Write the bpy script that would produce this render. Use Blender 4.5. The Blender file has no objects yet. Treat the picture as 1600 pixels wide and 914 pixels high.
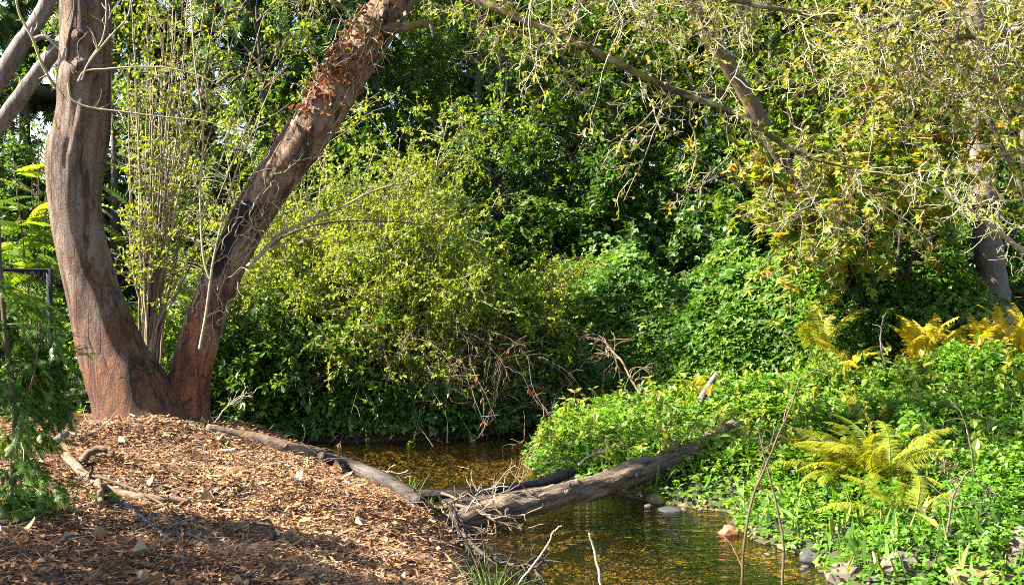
import bpy, math, random
import numpy as np
from mathutils import Vector, Matrix, noise

random.seed(5)
rng = np.random.default_rng(11)
sc = bpy.context.scene
COL = sc.collection

# ------------------------------------------------------------------ camera, sky, sun, exposure
FPX, HOR, CAMZ = 1715.0, 400.0, 2.3            # focal length in photo pixels, horizon row, eye height over the water
PITCH = math.atan((457 - HOR) / FPX)
cam = bpy.data.cameras.new("camera")
cam_o = bpy.data.objects.new("camera", cam)
COL.objects.link(cam_o)
cam_o.location = (0, 0, CAMZ)
cam_o.rotation_euler = (math.pi / 2 - PITCH, 0, 0)
cam.sensor_width = 36
cam.lens = 36 * FPX / 1600
cam.clip_end = 600
sc.camera = cam_o

SUN_EL, SUN_AZ = 40.0, -8.0                      # elevation; degrees behind the picture's left
sa, se = math.radians(SUN_AZ), math.radians(SUN_EL)
SUNV = Vector((-math.cos(sa) * math.cos(se), math.sin(sa) * math.cos(se), math.sin(se)))
world = bpy.data.worlds.new("World")
sc.world = world
world.use_nodes = True
wn = world.node_tree
sky = wn.nodes.new("ShaderNodeTexSky")
sky.sky_type = 'NISHITA'
sky.sun_disc = False
sky.sun_elevation = se
sky.sun_rotation = math.atan2(SUNV.x, SUNV.y)
bgn = wn.nodes["Background"]
bgn.inputs[1].default_value = 0.06
wn.links.new(sky.outputs[0], bgn.inputs[0])
sun = bpy.data.lights.new("sun", 'SUN')
sun.energy = 5.0
sun.angle = math.radians(0.53)
sun.color = (1.0, 0.93, 0.82)
sun_o = bpy.data.objects.new("sun", sun)
COL.objects.link(sun_o)
sun_o.rotation_euler = SUNV.to_track_quat('Z', 'Y').to_euler()
sc.view_settings.view_transform = 'Standard'
sc.view_settings.look = 'None'
sc.view_settings.exposure = 2.85
sc.view_settings.gamma = 1
sc.cycles.max_bounces = 7
sc.cycles.diffuse_bounces = 3
sc.cycles.glossy_bounces = 3
sc.cycles.transmission_bounces = 4
sc.cycles.transparent_max_bounces = 6
sc.cycles.use_denoising = False
sc.cycles.filter_width = 1.0

# ------------------------------------------------------------------ small maths
def unit(a):
    return a / np.maximum(np.linalg.norm(a, axis=-1, keepdims=True), 1e-9)

def rnd3(n):
    return unit(rng.normal(size=(n, 3)))

cp, sp = math.cos(PITCH), math.sin(PITCH)
def px(x, y, d):
    """the point at distance d (along +Y) on the ray through photo pixel (x, y)"""
    u, v = (x - 800) / FPX, (457 - y) / FPX
    r = np.array([u, cp + v * sp, -sp + v * cp])
    return np.array([0, 0, CAMZ]) + r * (d / r[1])

def pxs(pts, d=None):
    return np.array([px(p[0], p[1], p[2] if d is None else d) for p in pts])

def smooth(pts, K):
    """Catmull-Rom through pts, K samples"""
    p = np.asarray(pts, float)
    n = len(p)
    e = np.vstack([2 * p[0] - p[1], p, 2 * p[-1] - p[-2]])
    t = np.linspace(0, n - 1 - 1e-6, K)
    i = t.astype(int)
    f = (t - i)[:, None]
    a, b, c, d = e[i], e[i + 1], e[i + 2], e[i + 3]
    return 0.5 * (2 * b + (c - a) * f + (2 * a - 5 * b + 4 * c - d) * f ** 2 + (3 * b - a - 3 * c + d) * f ** 3)

def vnoise(x, y, seed=0):
    """2-D value noise in 0..1"""
    x = np.asarray(x, float); y = np.asarray(y, float)
    xi, yi = np.floor(x), np.floor(y)
    fx, fy = x - xi, y - yi
    fx, fy = fx * fx * (3 - 2 * fx), fy * fy * (3 - 2 * fy)
    h = lambda a, b: np.modf(np.abs(np.sin(a * 127.1 + b * 311.7 + seed * 74.7) * 43758.5453))[0]
    return (h(xi, yi) * (1 - fx) + h(xi + 1, yi) * fx) * (1 - fy) + (h(xi, yi + 1) * (1 - fx) + h(xi + 1, yi + 1) * fx) * fy

# ------------------------------------------------------------------ mesh building
def make_mesh(name, V, polys, rnd=None, smooth_shade=False, extra=None):
    me = bpy.data.meshes.new(name)
    V = np.ascontiguousarray(V, np.float32)
    me.vertices.add(len(V))
    me.vertices.foreach_set("co", V.ravel())
    polys = [np.asarray(p, np.int32) for p in polys if len(p)]
    loops = np.concatenate([p.ravel() for p in polys])
    sizes = np.concatenate([np.full(len(p), p.shape[1], np.int32) for p in polys])
    me.loops.add(len(loops))
    me.loops.foreach_set("vertex_index", loops)
    me.polygons.add(len(sizes))
    me.polygons.foreach_set("loop_start", np.concatenate([[0], np.cumsum(sizes)[:-1]]).astype(np.int32))
    me.polygons.foreach_set("use_smooth", np.full(len(sizes), smooth_shade, bool))
    for an, av in (("rnd", rnd), *((extra or {}).items())):
        if av is not None:
            a = me.attributes.new(an, 'FLOAT', 'POINT')
            a.data.foreach_set("value", np.ascontiguousarray(av, np.float32))
    me.update(calc_edges=True)
    return me

class Bag:
    """collects geometry pieces into one mesh"""
    def __init__(self):
        self.V, self.P, self.A, self.n = [], {}, [], 0
    def add(self, V, polys, rnd):
        self.V.append(V)
        for p in polys:
            self.P.setdefault(p.shape[1], []).append(p + self.n)
        self.A.append(np.broadcast_to(rnd, (len(V),)) if np.ndim(rnd) == 0 else rnd)
        self.n += len(V)
        return self
    def mesh(self, name, smooth_shade=False):
        return make_mesh(name, np.concatenate(self.V), [np.concatenate(p) for p in self.P.values()],
                         np.concatenate(self.A), smooth_shade)

def link(name, me, mat, parent=None, kind=None):
    o = bpy.data.objects.new(name, me)
    COL.objects.link(o)
    if mat is not None and not me.materials:
        me.materials.append(mat)
    if parent is not None:
        o.parent = parent
    if kind:
        o["kind"] = kind
    return o

def tag(o, label, cat=None, group=None, kind=None):
    o["label"] = label
    if cat: o["category"] = cat
    if group: o["group"] = group
    if kind: o["kind"] = kind
    return o

def thing(name, label, cat, loc=(0, 0, 0), rz=0.0, group=None, scale=1.0):
    o = bpy.data.objects.new(name, None)
    COL.objects.link(o)
    o.location = tuple(loc)
    o.rotation_euler = (0, 0, rz)
    o.scale = (scale,) * 3
    o.empty_display_size = 0.2
    return tag(o, label, cat, group)

def part(name, bag, mat, parent, smooth_shade=True, kind=None, origin=None):
    """a part whose geometry is in world coordinates; parent's origin is taken off"""
    b = bag
    off = np.array(parent.location) if origin is None else np.array(origin)
    b.V = [v - off for v in b.V]
    return link(name, b.mesh(name, smooth_shade), mat, parent, kind)

def copy_thing(root, loc, rz, label=None, scale=None):
    r = root.copy(); COL.objects.link(r)
    r.location = tuple(loc); r.rotation_euler = (0, 0, rz)
    if scale is not None: r.scale = scale if hasattr(scale, '__len__') else (scale,) * 3
    if label: r["label"] = label
    for ch in list(root.children):
        c = ch.copy(); COL.objects.link(c); c.parent = r
        for g in list(ch.children):
            d = g.copy(); COL.objects.link(d); d.parent = c
    return r

def tubes(P, R, sides=4, cap=False):
    """P (M,K,3) centre lines, R (M,K) radii -> vertices, quads, random value per tube"""
    P = np.asarray(P, float)
    if P.ndim == 2: P = P[None]
    M, K, _ = P.shape
    R = np.broadcast_to(np.asarray(R, float), (M, K))
    T = unit(np.gradient(P, axis=1))
    mean = unit(P[:, -1] - P[:, 0] + 1e-6)
    ref = np.where(np.abs(mean[:, 2:3]) < 0.8, np.array([[0.05, 0.1, 1.0]]), np.array([[1.0, 0.15, 0.05]]))
    B1 = unit(np.cross(T, np.broadcast_to(ref[:, None], T.shape)))
    B2 = np.cross(T, B1)
    a = np.arange(sides) * 2 * math.pi / sides
    V = P[:, :, None] + R[:, :, None, None] * (np.cos(a)[:, None] * B1[:, :, None] + np.sin(a)[:, None] * B2[:, :, None])
    idx = np.arange(M * K * sides).reshape(M, K, sides)
    nx = np.roll(idx, -1, axis=2)
    q = np.stack([idx[:, :-1], nx[:, :-1], nx[:, 1:], idx[:, 1:]], -1).reshape(-1, 4)
    polys = [q]
    if cap:
        for k, rev in ((0, 1), (K - 1, 0)):
            f = idx[:, k]
            polys.append(f[:, ::-1] if rev else f)
    return V.reshape(-1, 3), polys, np.repeat(rng.random(M), K * sides)

def taper(M, K, r0, r1):
    r0 = np.broadcast_to(r0, (M,)); r1 = np.broadcast_to(r1, (M,))
    return r0[:, None] + (r1 - r0)[:, None] * np.linspace(0, 1, K)[None]

def kids(P, n, t=(.2, 1), L=(.3, .6), ang=(30, 70), grav=0.0, wig=.2, K=6, fall=0.0, bias=None):
    """n child branches along each centre line"""
    P = np.asarray(P, float)
    if P.ndim == 2: P = P[None]
    M, KK, _ = P.shape
    idx = np.repeat(np.arange(M), n)
    tt = rng.uniform(*t, len(idx))
    f = tt * (KK - 1)
    i = np.minimum(f.astype(int), KK - 2)
    fr = (f - i)[:, None]
    S = P[idx, i] * (1 - fr) + P[idx, i + 1] * fr
    T = unit(P[idx, i + 1] - P[idx, i])
    r = unit(np.cross(T, rnd3(len(idx))))
    a = np.radians(rng.uniform(*ang, len(idx)))[:, None]
    D = T * np.cos(a) + r * np.sin(a)
    if bias is not None:
        D = unit(D + np.asarray(bias))
    ln = rng.uniform(*L, len(idx)) * (1 - fall * tt)
    out = np.empty((len(idx), K, 3))
    out[:, 0] = S
    for k in range(1, K):
        D = unit(D + wig * rng.normal(size=D.shape) + np.array([0, 0, -grav]))
        out[:, k] = out[:, k - 1] + D * (ln / (K - 1))[:, None]
    return out

def leaf_template(kind):
    def ov(ang=0, s=1.0, w=.28, off=(0, 0)):
        p = np.array([(0, 0, 0), (w, .3, .07), (w * .9, .62, .05), (0, 1, -.1), (-w * .9, .62, .05), (-w, .3, .07)]) * [s, s, s]
        c, d = math.cos(math.radians(ang)), math.sin(math.radians(ang))
        q = p.copy()
        q[:, 0] = p[:, 0] * c + p[:, 1] * d + off[0]
        q[:, 1] = -p[:, 0] * d + p[:, 1] * c + off[1]
        return q
    if kind == 'ovate':
        return ov(), [np.array([(0, 1, 2, 3), (0, 3, 4, 5)])]
    if kind == 'narrow':
        return ov(w=.15), [np.array([(0, 1, 2, 3), (0, 3, 4, 5)])]
    if kind == 'blade':
        return ov(w=.035), [np.array([(0, 1, 2, 3), (0, 3, 4, 5)])]
    if kind == 'chip':
        return np.array([(-.09, 0, 0), (.07, .03, .03), (.10, .9, -.02), (-.06, 1, .02)]), [np.array([(0, 1, 2, 3)])]
    if kind == 'trio':
        V, Q = [], []
        for k, (a, s) in enumerate(((-66, .82), (0, 1), (66, .82))):
            q = ov(a, s, .36)[[0, 1, 3, 5]]; V.append(q); Q += [(4 * k, 4 * k + 1, 4 * k + 2), (4 * k, 4 * k + 2, 4 * k + 3)]
        return np.concatenate(V), [np.array(Q)]
    if kind == 'diamond':
        return np.array([(0, 0, 0), (.3, .45, .07), (0, 1, -.06), (-.3, .45, .07)]), [np.array([(0, 1, 2), (0, 2, 3)])]
    if kind == 'trefoil':
        V, Q = [], []
        for k, (a, s) in enumerate(((-68, .8), (0, 1), (68, .8))):
            V.append(ov(a, s, .33)); Q += [(6 * k, 6 * k + 1, 6 * k + 2, 6 * k + 3), (6 * k, 6 * k + 3, 6 * k + 4, 6 * k + 5)]
        return np.concatenate(V), [np.array(Q)]
    if kind == 'maple':
        pts = [(0, 0, 0)]
        for a, r in ((-150, .25), (-105, .62), (-80, .35), (-52, .85), (-26, .42), (0, 1.0), (26, .42), (52, .85), (80, .35), (105, .62), (150, .25)):
            pts.append((r * math.sin(math.radians(a)), .15 + r * math.cos(math.radians(a)), -.12 * r * r + (.06 if r < .5 else 0)))
        n = len(pts)
        return np.array(pts), [np.array([(0, k, k + 1) for k in range(1, n - 1)])]
    if kind == 'spray':                       # flat conifer spray of slender tips
        V, Tn = [], []
        for y, a, s in ((0, 0, 1.0), (.1, -48, .5), (.1, 48, .5), (.3, -45, .48), (.3, 45, .48), (.5, -42, .38), (.5, 42, .38), (.7, -38, .25), (.7, 38, .25)):
            c, d = math.cos(math.radians(a)), math.sin(math.radians(a))
            b = len(V)
            w = .055 if a else .05
            for lx, ly in ((-w, 0), (0, s), (w, 0)):
                X, Y = lx * c + ly * d, y - lx * d + ly * c
                V.append((X, Y, -.18 * Y * Y - .1 * abs(X)))
            Tn.append((b, b + 2, b + 1))
        return np.array(V), [np.array(Tn)]
    if kind == 'pinnate':                     # compound leaf of paired leaflets
        V, Q = [], []
        for k in range(13):
            y = .08 + k * .072
            for s in (-1, 1):
                b = len(V)
                q = ov(s * 62, .19 * math.sin(math.pi * (.25 + .7 * k / 13)) + .04, .15, (0, 0))
                q[:, 1] += y
                q[:, 2] += -.35 * y * y - .12 * np.abs(q[:, 0])
                V += [tuple(v) for v in q]
                Q += [(b, b + 1, b + 2, b + 3), (b, b + 3, b + 4, b + 5)]
        return np.array(V), [np.array(Q)]

TMPL = {k: leaf_template(k) for k in ('ovate', 'narrow', 'blade', 'chip', 'trio', 'diamond', 'trefoil', 'maple', 'spray', 'pinnate')}

def leaves(pos, D, N, size, kind='ovate', rnd=None):
    tv, tp = TMPL[kind]
    n, k = len(pos), len(tv)
    D = unit(D)
    N = unit(N - D * np.sum(N * D, 1, keepdims=True))
    B = np.cross(D, N)
    size = np.broadcast_to(size, (n,))[:, None, None]
    V = pos[:, None] + size * (tv[None, :, 0:1] * B[:, None] + tv[None, :, 1:2] * D[:, None] + tv[None, :, 2:3] * N[:, None])
    off = (np.arange(n) * k)
    polys = [(p[None] + off[:, None, None]).reshape(-1, p.shape[1]) for p in tp]
    if rnd is None: rnd = rng.random(n)
    return V.reshape(-1, 3), polys, np.repeat(rnd, k)

def leaves_on(P, n, size, kind='ovate', up=.7, spread=.7, droop=.15, t=(.15, 1.0), clump=.4, along=.5, keep=None):
    """n leaves along each twig"""
    M, K, _ = P.shape
    idx = np.repeat(np.arange(M), n)
    f = rng.uniform(*t, len(idx)) * (K - 1)
    i = np.minimum(f.astype(int), K - 2)
    fr = (f - i)[:, None]
    S = P[idx, i] * (1 - fr) + P[idx, i + 1] * fr
    T = unit(P[idx, i + 1] - P[idx, i])
    D = unit(T * along + rnd3(len(idx)) * spread + np.array([0, 0, -droop]))
    N = unit(np.array([0, 0, up]) + rnd3(len(idx)) * (1.05 - up))
    cl = rng.random(M)
    r = clump * cl[idx] + (1 - clump) * rng.random(len(idx))
    sz = rng.uniform(size[0], size[1], len(idx))
    if keep is not None:
        m = keep(S)
        S, D, N, sz, r = S[m], D[m], N[m], sz[m], r[m]
    return leaves(S, D, N, sz, kind, r)

# ------------------------------------------------------------------ materials
def new_mat(name):
    m = bpy.data.materials.new(name)
    m.use_nodes = True
    nt = m.node_tree
    for n in list(nt.nodes): nt.nodes.remove(n)
    out = nt.nodes.new("ShaderNodeOutputMaterial")
    return m, nt, out

def nd(nt, typ, ins=None, **kw):
    n = nt.nodes.new(typ)
    for k, v in kw.items(): setattr(n, k, v)
    for k, v in (ins or {}).items():
        if isinstance(v, bpy.types.NodeSocket): nt.links.new(v, n.inputs[k])
        else: n.inputs[k].default_value = v
    return n

def ramp(nt, fac, stops):
    r = nt.nodes.new("ShaderNodeValToRGB")
    el = r.color_ramp.elements
    while len(el) > 1: el.remove(el[-1])
    el[0].position = stops[0][0]; el[0].color = (*stops[0][1], 1)
    for p, c in stops[1:]:
        e = el.new(p); e.color = (*c, 1)
    nt.links.new(fac, r.inputs[0])
    return r.outputs[0]

def mixc(nt, fac, a, b, blend='MIX'):
    m = nt.nodes.new("ShaderNodeMix")
    m.data_type = 'RGBA'; m.blend_type = blend
    for k, v in ((0, fac), (6, a), (7, b)):
        if isinstance(v, bpy.types.NodeSocket): nt.links.new(v, m.inputs[k])
        else: m.inputs[k].default_value = v if k == 0 else (*v, 1)
    return m.outputs[2]

def noisen(nt, vec, scale, detail=4, rough=.55, dist=0.0):
    return nd(nt, "ShaderNodeTexNoise", {"Vector": vec, "Scale": scale, "Detail": detail, "Roughness": rough, "Distortion": dist}).outputs[0]

def mapr(nt, v, a, b, c=0.0, d=1.0):
    return nd(nt, "ShaderNodeMapRange", {0: v, 1: a, 2: b, 3: c, 4: d}).outputs[0]

def math_n(nt, op, a, b=0.0):
    n = nt.nodes.new("ShaderNodeMath"); n.operation = op
    for k, v in ((0, a), (1, b)):
        if isinstance(v, bpy.types.NodeSocket): nt.links.new(v, n.inputs[k])
        else: n.inputs[k].default_value = v
    return n.outputs[0]

def leaf_mat(name, stops, trans=.38, tint=(1.5, 1.35, .45), rough=.45, objrand=False, spec=.35):
    m, nt, out = new_mat(name)
    a = nd(nt, "ShaderNodeAttribute", attribute_name="rnd").outputs["Fac"]
    if objrand:
        oi = nd(nt, "ShaderNodeObjectInfo").outputs["Random"]
        a = math_n(nt, 'ADD', math_n(nt, 'MULTIPLY', a, .6), math_n(nt, 'MULTIPLY', oi, .4))
    c = ramp(nt, a, stops)
    geo = nd(nt, "ShaderNodeNewGeometry")
    nz = noisen(nt, geo.outputs["Position"], 90, 2)
    c = mixc(nt, mapr(nt, nz, .35, .7, 0, .35), c, (.6, .6, .6), 'MULTIPLY')
    p = nd(nt, "ShaderNodeBsdfPrincipled", {"Base Color": c, "Roughness": rough, "Specular IOR Level": spec})
    tc = mixc(nt, 1.0, c, tint, 'MULTIPLY')
    t = nd(nt, "ShaderNodeBsdfTranslucent", {"Color": tc})
    mx = nd(nt, "ShaderNodeMixShader", {0: trans, 1: p.outputs[0], 2: t.outputs[0]})
    nt.links.new(mx.outputs[0], out.inputs[0])
    return m

def bark_mat(name, c1, c2, c3=None, scale=8, stretch=.18, bump=.5, moss=None, mossamt=(.55, .7), rough=.85, dist=.02, axis=2):
    m, nt, out = new_mat(name)
    tc = nd(nt, "ShaderNodeTexCoord").outputs["Object"]
    mp = nd(nt, "ShaderNodeMapping", {"Vector": tc, "Scale": tuple(stretch if k == axis else 1 for k in range(3))}).outputs[0]
    n1 = noisen(nt, mp, scale, 6, .65, .4)
    n2 = noisen(nt, tc, scale * .35, 3)
    c = mixc(nt, mapr(nt, n1, .35, .65), c1, c2)
    if c3: c = mixc(nt, mapr(nt, n2, .52, .62), c, c3)
    a = nd(nt, "ShaderNodeAttribute", attribute_name="rnd").outputs["Fac"]
    c = mixc(nt, 1.0, c, ramp(nt, a, [(0, (.75, .75, .75)), (1, (1.2, 1.2, 1.2))]), 'MULTIPLY')
    if moss:
        n3 = noisen(nt, tc, scale * .6, 5, .7)
        c = mixc(nt, mapr(nt, n3, *mossamt), c, moss)
    bp = nd(nt, "ShaderNodeBump", {"Strength": bump, "Distance": dist, "Height": n1})
    p = nd(nt, "ShaderNodeBsdfPrincipled", {"Base Color": c, "Roughness": rough, "Specular IOR Level": .25, "Normal": bp.outputs[0]})
    nt.links.new(p.outputs[0], out.inputs[0])
    return m

def plain_mat(name, c1, c2, scale=6, rough=.7, bump=.3, metal=0.0, rndmix=False):
    m, nt, out = new_mat(name)
    tc = nd(nt, "ShaderNodeTexCoord").outputs["Object"]
    n = noisen(nt, tc, scale, 6, .6)
    c = mixc(nt, mapr(nt, n, .3, .7), c1, c2)
    if rndmix:
        oi = nd(nt, "ShaderNodeObjectInfo").outputs["Random"]
        c = mixc(nt, 1.0, c, ramp(nt, oi, [(0, (.7, .7, .72)), (1, (1.25, 1.2, 1.15))]), 'MULTIPLY')
    bp = nd(nt, "ShaderNodeBump", {"Strength": bump, "Distance": .01, "Height": n})
    p = nd(nt, "ShaderNodeBsdfPrincipled", {"Base Color": c, "Roughness": rough, "Metallic": metal, "Normal": bp.outputs[0]})
    nt.links.new(p.outputs[0], out.inputs[0])
    return m

M = {}
M['gold_leaf'] = leaf_mat('gold_leaf', [(0, (.062, .12, .010)), (.3, (.13, .20, .014)), (.6, (.21, .265, .020)), (.9, (.33, .335, .032)), (1, (.35, .21, .03))], .45, (1.4, 1.35, .45))
M['canopy_leaf'] = leaf_mat('canopy_leaf', [(0, (.05, .085, .010)), (.35, (.12, .15, .014)), (.65, (.23, .22, .022)), (.85, (.34, .28, .035)), (1, (.32, .14, .03))], .42)
M['green_leaf'] = leaf_mat('green_leaf', [(0, (.025, .06, .008)), (.5, (.055, .12, .014)), (.85, (.10, .17, .02)), (1, (.18, .19, .03))], .38)
M['dark_leaf'] = leaf_mat('dark_leaf', [(0, (.022, .06, .008)), (.5, (.045, .105, .012)), (.85, (.085, .16, .018)), (1, (.17, .19, .03))], .38, (1.35, 1.35, .45))
M['bright_leaf'] = leaf_mat('bright_leaf', [(0, (.06, .13, .012)), (.5, (.11, .20, .016)), (.85, (.17, .26, .022)), (1, (.26, .27, .03))], .42)
M['cover_leaf'] = leaf_mat('cover_leaf', [(0, (.05, .135, .010)), (.4, (.09, .21, .014)), (.75, (.145, .265, .018)), (.93, (.24, .30, .03)), (1, (.3, .22, .04))], .42, (1.35, 1.35, .45))
M['herb_leaf'] = leaf_mat('herb_leaf', [(0, (.04, .10, .014)), (.3, (.09, .18, .02)), (.6, (.17, .24, .025)), (.85, (.28, .28, .035)), (1, (.30, .17, .04))], .42)
M['bramble_leaf'] = leaf_mat('bramble_leaf', [(0, (.03, .085, .012)), (.5, (.07, .155, .016)), (.85, (.13, .225, .022)), (.96, (.24, .26, .035)), (1, (.28, .11, .03))], .36, (1.35, 1.35, .45), rough=.5, spec=.3)
M['maple_leaf'] = leaf_mat('maple_leaf', [(0, (.07, .145, .014)), (.4, (.15, .225, .02)), (.62, (.25, .27, .03)), (.8, (.37, .27, .05)), (.93, (.36, .16, .045)), (1, (.24, .07, .03))], .44)
M['fern_leaf'] = leaf_mat('fern_leaf', [(0, (.09, .17, .012)), (.35, (.17, .225, .014)), (.75, (.28, .275, .018)), (1, (.28, .16, .03))], .44, objrand=True)
M['fern_gold'] = leaf_mat('fern_gold', [(0, (.34, .30, .016)), (.5, (.50, .41, .024)), (.8, (.52, .39, .03)), (1, (.38, .2, .04))], .44, objrand=True)
M['conifer'] = leaf_mat('conifer', [(0, (.03, .07, .012)), (.5, (.065, .125, .016)), (1, (.13, .19, .024))], .32, objrand=True)
M['cedar'] = leaf_mat('cedar', [(0, (.035, .085, .012)), (.5, (.07, .15, .018)), (1, (.13, .21, .026))], .36)
M['far_leaf'] = leaf_mat('far_leaf', [(0, (.05, .105, .010)), (.4, (.105, .185, .015)), (.75, (.19, .25, .022)), (1, (.29, .27, .03))], .46, (1.4, 1.4, .45), objrand=True)
M['dry_leaf'] = leaf_mat('dry_leaf', [(0, (.08, .03, .014)), (.4, (.16, .06, .024)), (.8, (.24, .11, .045)), (1, (.28, .18, .08))], .25, (1.3, 1, .6), objrand=True)
M['fallen_leaf'] = leaf_mat('fallen_leaf', [(0, (.07, .035, .02)), (.3, (.17, .09, .04)), (.6, (.24, .165, .09)), (.85, (.28, .22, .13)), (1, (.34, .25, .04))], .15, (1.2, 1, .6), objrand=True)
M['grass'] = leaf_mat('grass', [(0, (.05, .12, .02)), (.6, (.10, .2, .03)), (1, (.26, .26, .07))], .35)
M['twig_pale'] = bark_mat('twig_pale', (.32, .275, .18), (.17, .135, .085), (.25, .25, .11), 20, .5, .2)
M['twig_brown'] = bark_mat('twig_brown', (.12, .08, .052), (.055, .035, .024), None, 20, .5, .2)
M['twig_dead'] = bark_mat('twig_dead', (.19, .14, .095), (.08, .054, .037), (.13, .085, .05), 20, .5, .2)
M['cane_grey'] = bark_mat('cane_grey', (.17, .14, .105), (.07, .053, .04), (.12, .10, .05), 20, .5, .2)
M['stem_red'] = bark_mat('stem_red', (.21, .14, .105), (.11, .068, .052), (.24, .19, .12), 14, .3, .2)
M['lichen_limb'] = bark_mat('lichen_limb', (.10, .075, .05), (.035, .025, .018), (.22, .22, .17), 18, .6, .8, (.12, .105, .015), (.46, .58))
M['dead_wood'] = bark_mat('dead_wood', (.19, .17, .155), (.07, .058, .05), None, 18, .15, .9)
M['log_wood'] = bark_mat('log_wood', (.17, .122, .082), (.018, .013, .010), None, 20, .16, 1.0, (.055, .05, .012), (.62, .7), axis=0, dist=.04)
M['wet_wood'] = bark_mat('wet_wood', (.05, .036, .027), (.014, .010, .008), None, 24, .1, 1.0, rough=.5, axis=0)
M['pale_wood'] = bark_mat('pale_wood', (.19, .128, .078), (.06, .038, .024), None, 24, .12, 1.0, axis=0)
M['lean_bark'] = bark_mat('lean_bark', (.13, .09, .058), (.05, .033, .022), None, 9, .2, .9, (.09, .08, .018), (.5, .62))
M['far_bark'] = bark_mat('far_bark', (.10, .08, .065), (.045, .035, .03), None, 7, .2, .8, (.05, .055, .015), (.6, .7))
M['smooth_bark'] = bark_mat('smooth_bark', (.15, .12, .095), (.085, .065, .05), None, 9, .4, .5, (.08, .07, .02), (.6, .68))
M['conifer_bark'] = bark_mat('conifer_bark', (.10, .07, .05), (.045, .032, .026), None, 6, .15, .7)
M['stone_grey'] = plain_mat('stone_grey', (.035, .033, .029), (.10, .093, .08), 11, .75, .8, rndmix=True)
M['stone_brown'] = plain_mat('stone_brown', (.055, .038, .029), (.13, .095, .076), 9, .8, .8)
M['stone_red'] = plain_mat('stone_red', (.16, .045, .02), (.26, .085, .04), 12, .8, .6)
M['stone_moss'] = plain_mat('stone_moss', (.05, .045, .03), (.19, .15, .03), 16, .95, 1.0)
M['stone_dark'] = plain_mat('stone_dark', (.012, .012, .012), (.035, .034, .032), 9, .75, .6)

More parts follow.
